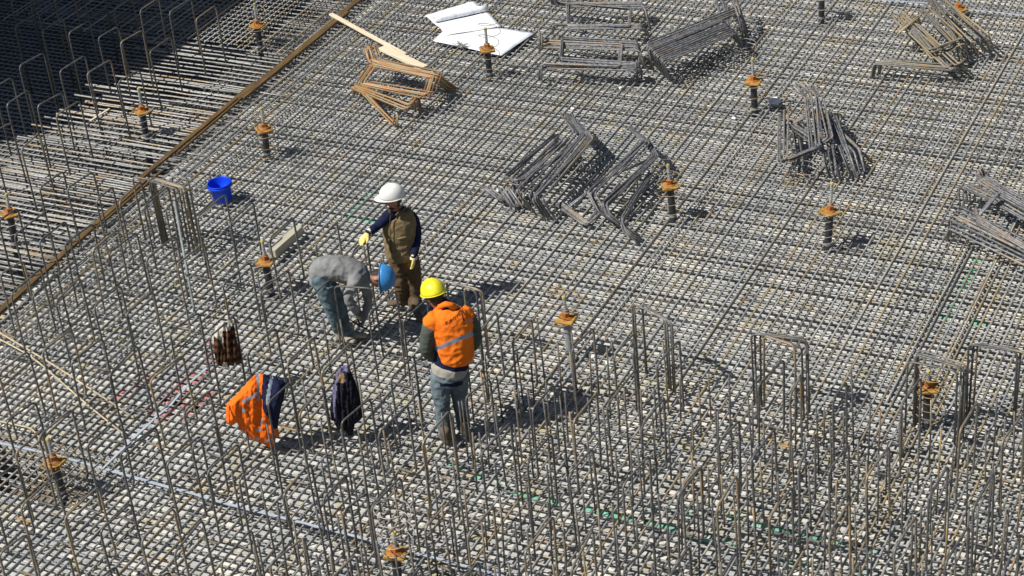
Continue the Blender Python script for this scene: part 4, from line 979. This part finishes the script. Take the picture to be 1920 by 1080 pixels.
zn = [(cvt([(405, 95), (625, 175), (570, 420), (534, 592), (490, 600), (470, 520), (405, 440), (390, 260)], o_, s_), 1),
      (cvt([(338, 95), (368, 95), (368, 345), (350, 345)], o_, s_), 2), (cvt([(215, 340), (345, 262), (352, 292), (222, 372)], o_, s_), 2), (cvt([(206, 395), (232, 395), (236, 450), (216, 450)], o_, s_), 2),
      (cvt([(465, 110), (492, 120), (460, 330), (436, 400), (428, 330)], o_, s_), 2), (cvt([(395, 500), (412, 505), (385, 575), (368, 570)], o_, s_), 2), (cvt([(330, 605), (385, 590), (390, 612), (345, 628)], o_, s_), 2),
      (cvt([(300, 688), (372, 672), (375, 692), (310, 706)], o_, s_), 2), (cvt([(405, 708), (485, 682), (482, 704), (420, 724)], o_, s_), 2)]
garment('jacket', out, zn, [M['orange'], M['navy'], M['reflect']], (480, 702), 'orange and navy reflective jacket hung over hairpin bars', 'jacket', bulge=.16, fold=.05, fdir=(16, 5), back=.05)
o_, s_ = (380, 590), 6.82
out = cvt([(112, 268), (150, 215), (215, 110), (300, 85), (355, 80), (395, 120), (415, 250), (450, 400), (498, 560), (490, 625), (430, 635), (410, 600), (395, 655), (340, 640), (335, 700), (265, 690), (275, 655), (240, 660), (180, 625), (150, 480), (130, 330)], o_, s_)
zn = [(cvt([(100, 270), (215, 100), (370, 60), (375, 130), (350, 200), (255, 215), (262, 330), (275, 450), (235, 330), (150, 270), (140, 500), (125, 330)], o_, s_), 1), (cvt([(262, 600), (300, 600), (340, 700), (250, 705)], o_, s_), 1)]
garment('shirt', out, zn, [M['plaid'], M['cream']], (412, 602), 'brown plaid flannel shirt with cream lining hung over a hairpin bar', 'shirt', bulge=.07, fold=.045, fdir=(5, 6))
o_, s_ = (600, 670), 5.12
out = cvt([(160, 150), (185, 115), (235, 75), (275, 85), (295, 140), (330, 220), (365, 330), (395, 430), (420, 560), (380, 600), (330, 640), (310, 750), (270, 745), (240, 700), (205, 690), (175, 700), (135, 610), (110, 600), (100, 500), (120, 330), (140, 180)], o_, s_)
zn = [(cvt([(140, 150), (240, 60), (290, 90), (280, 150), (235, 130), (190, 165), (165, 260)], o_, s_), 1), (cvt([(165, 165), (225, 145), (250, 240), (180, 250)], o_, s_), 2), (cvt([(118, 330), (150, 200), (165, 290), (150, 420), (165, 620), (150, 620), (130, 480)], o_, s_), 1)]
garment('jacket', out, zn, [M['jacket_dark'], M['jacket_lining'], M['tan']], (650, 686), 'dark jacket with violet grey lining hung over a bar near the worker in orange', 'jacket', bulge=.09, fold=.05, fdir=(5, 6))
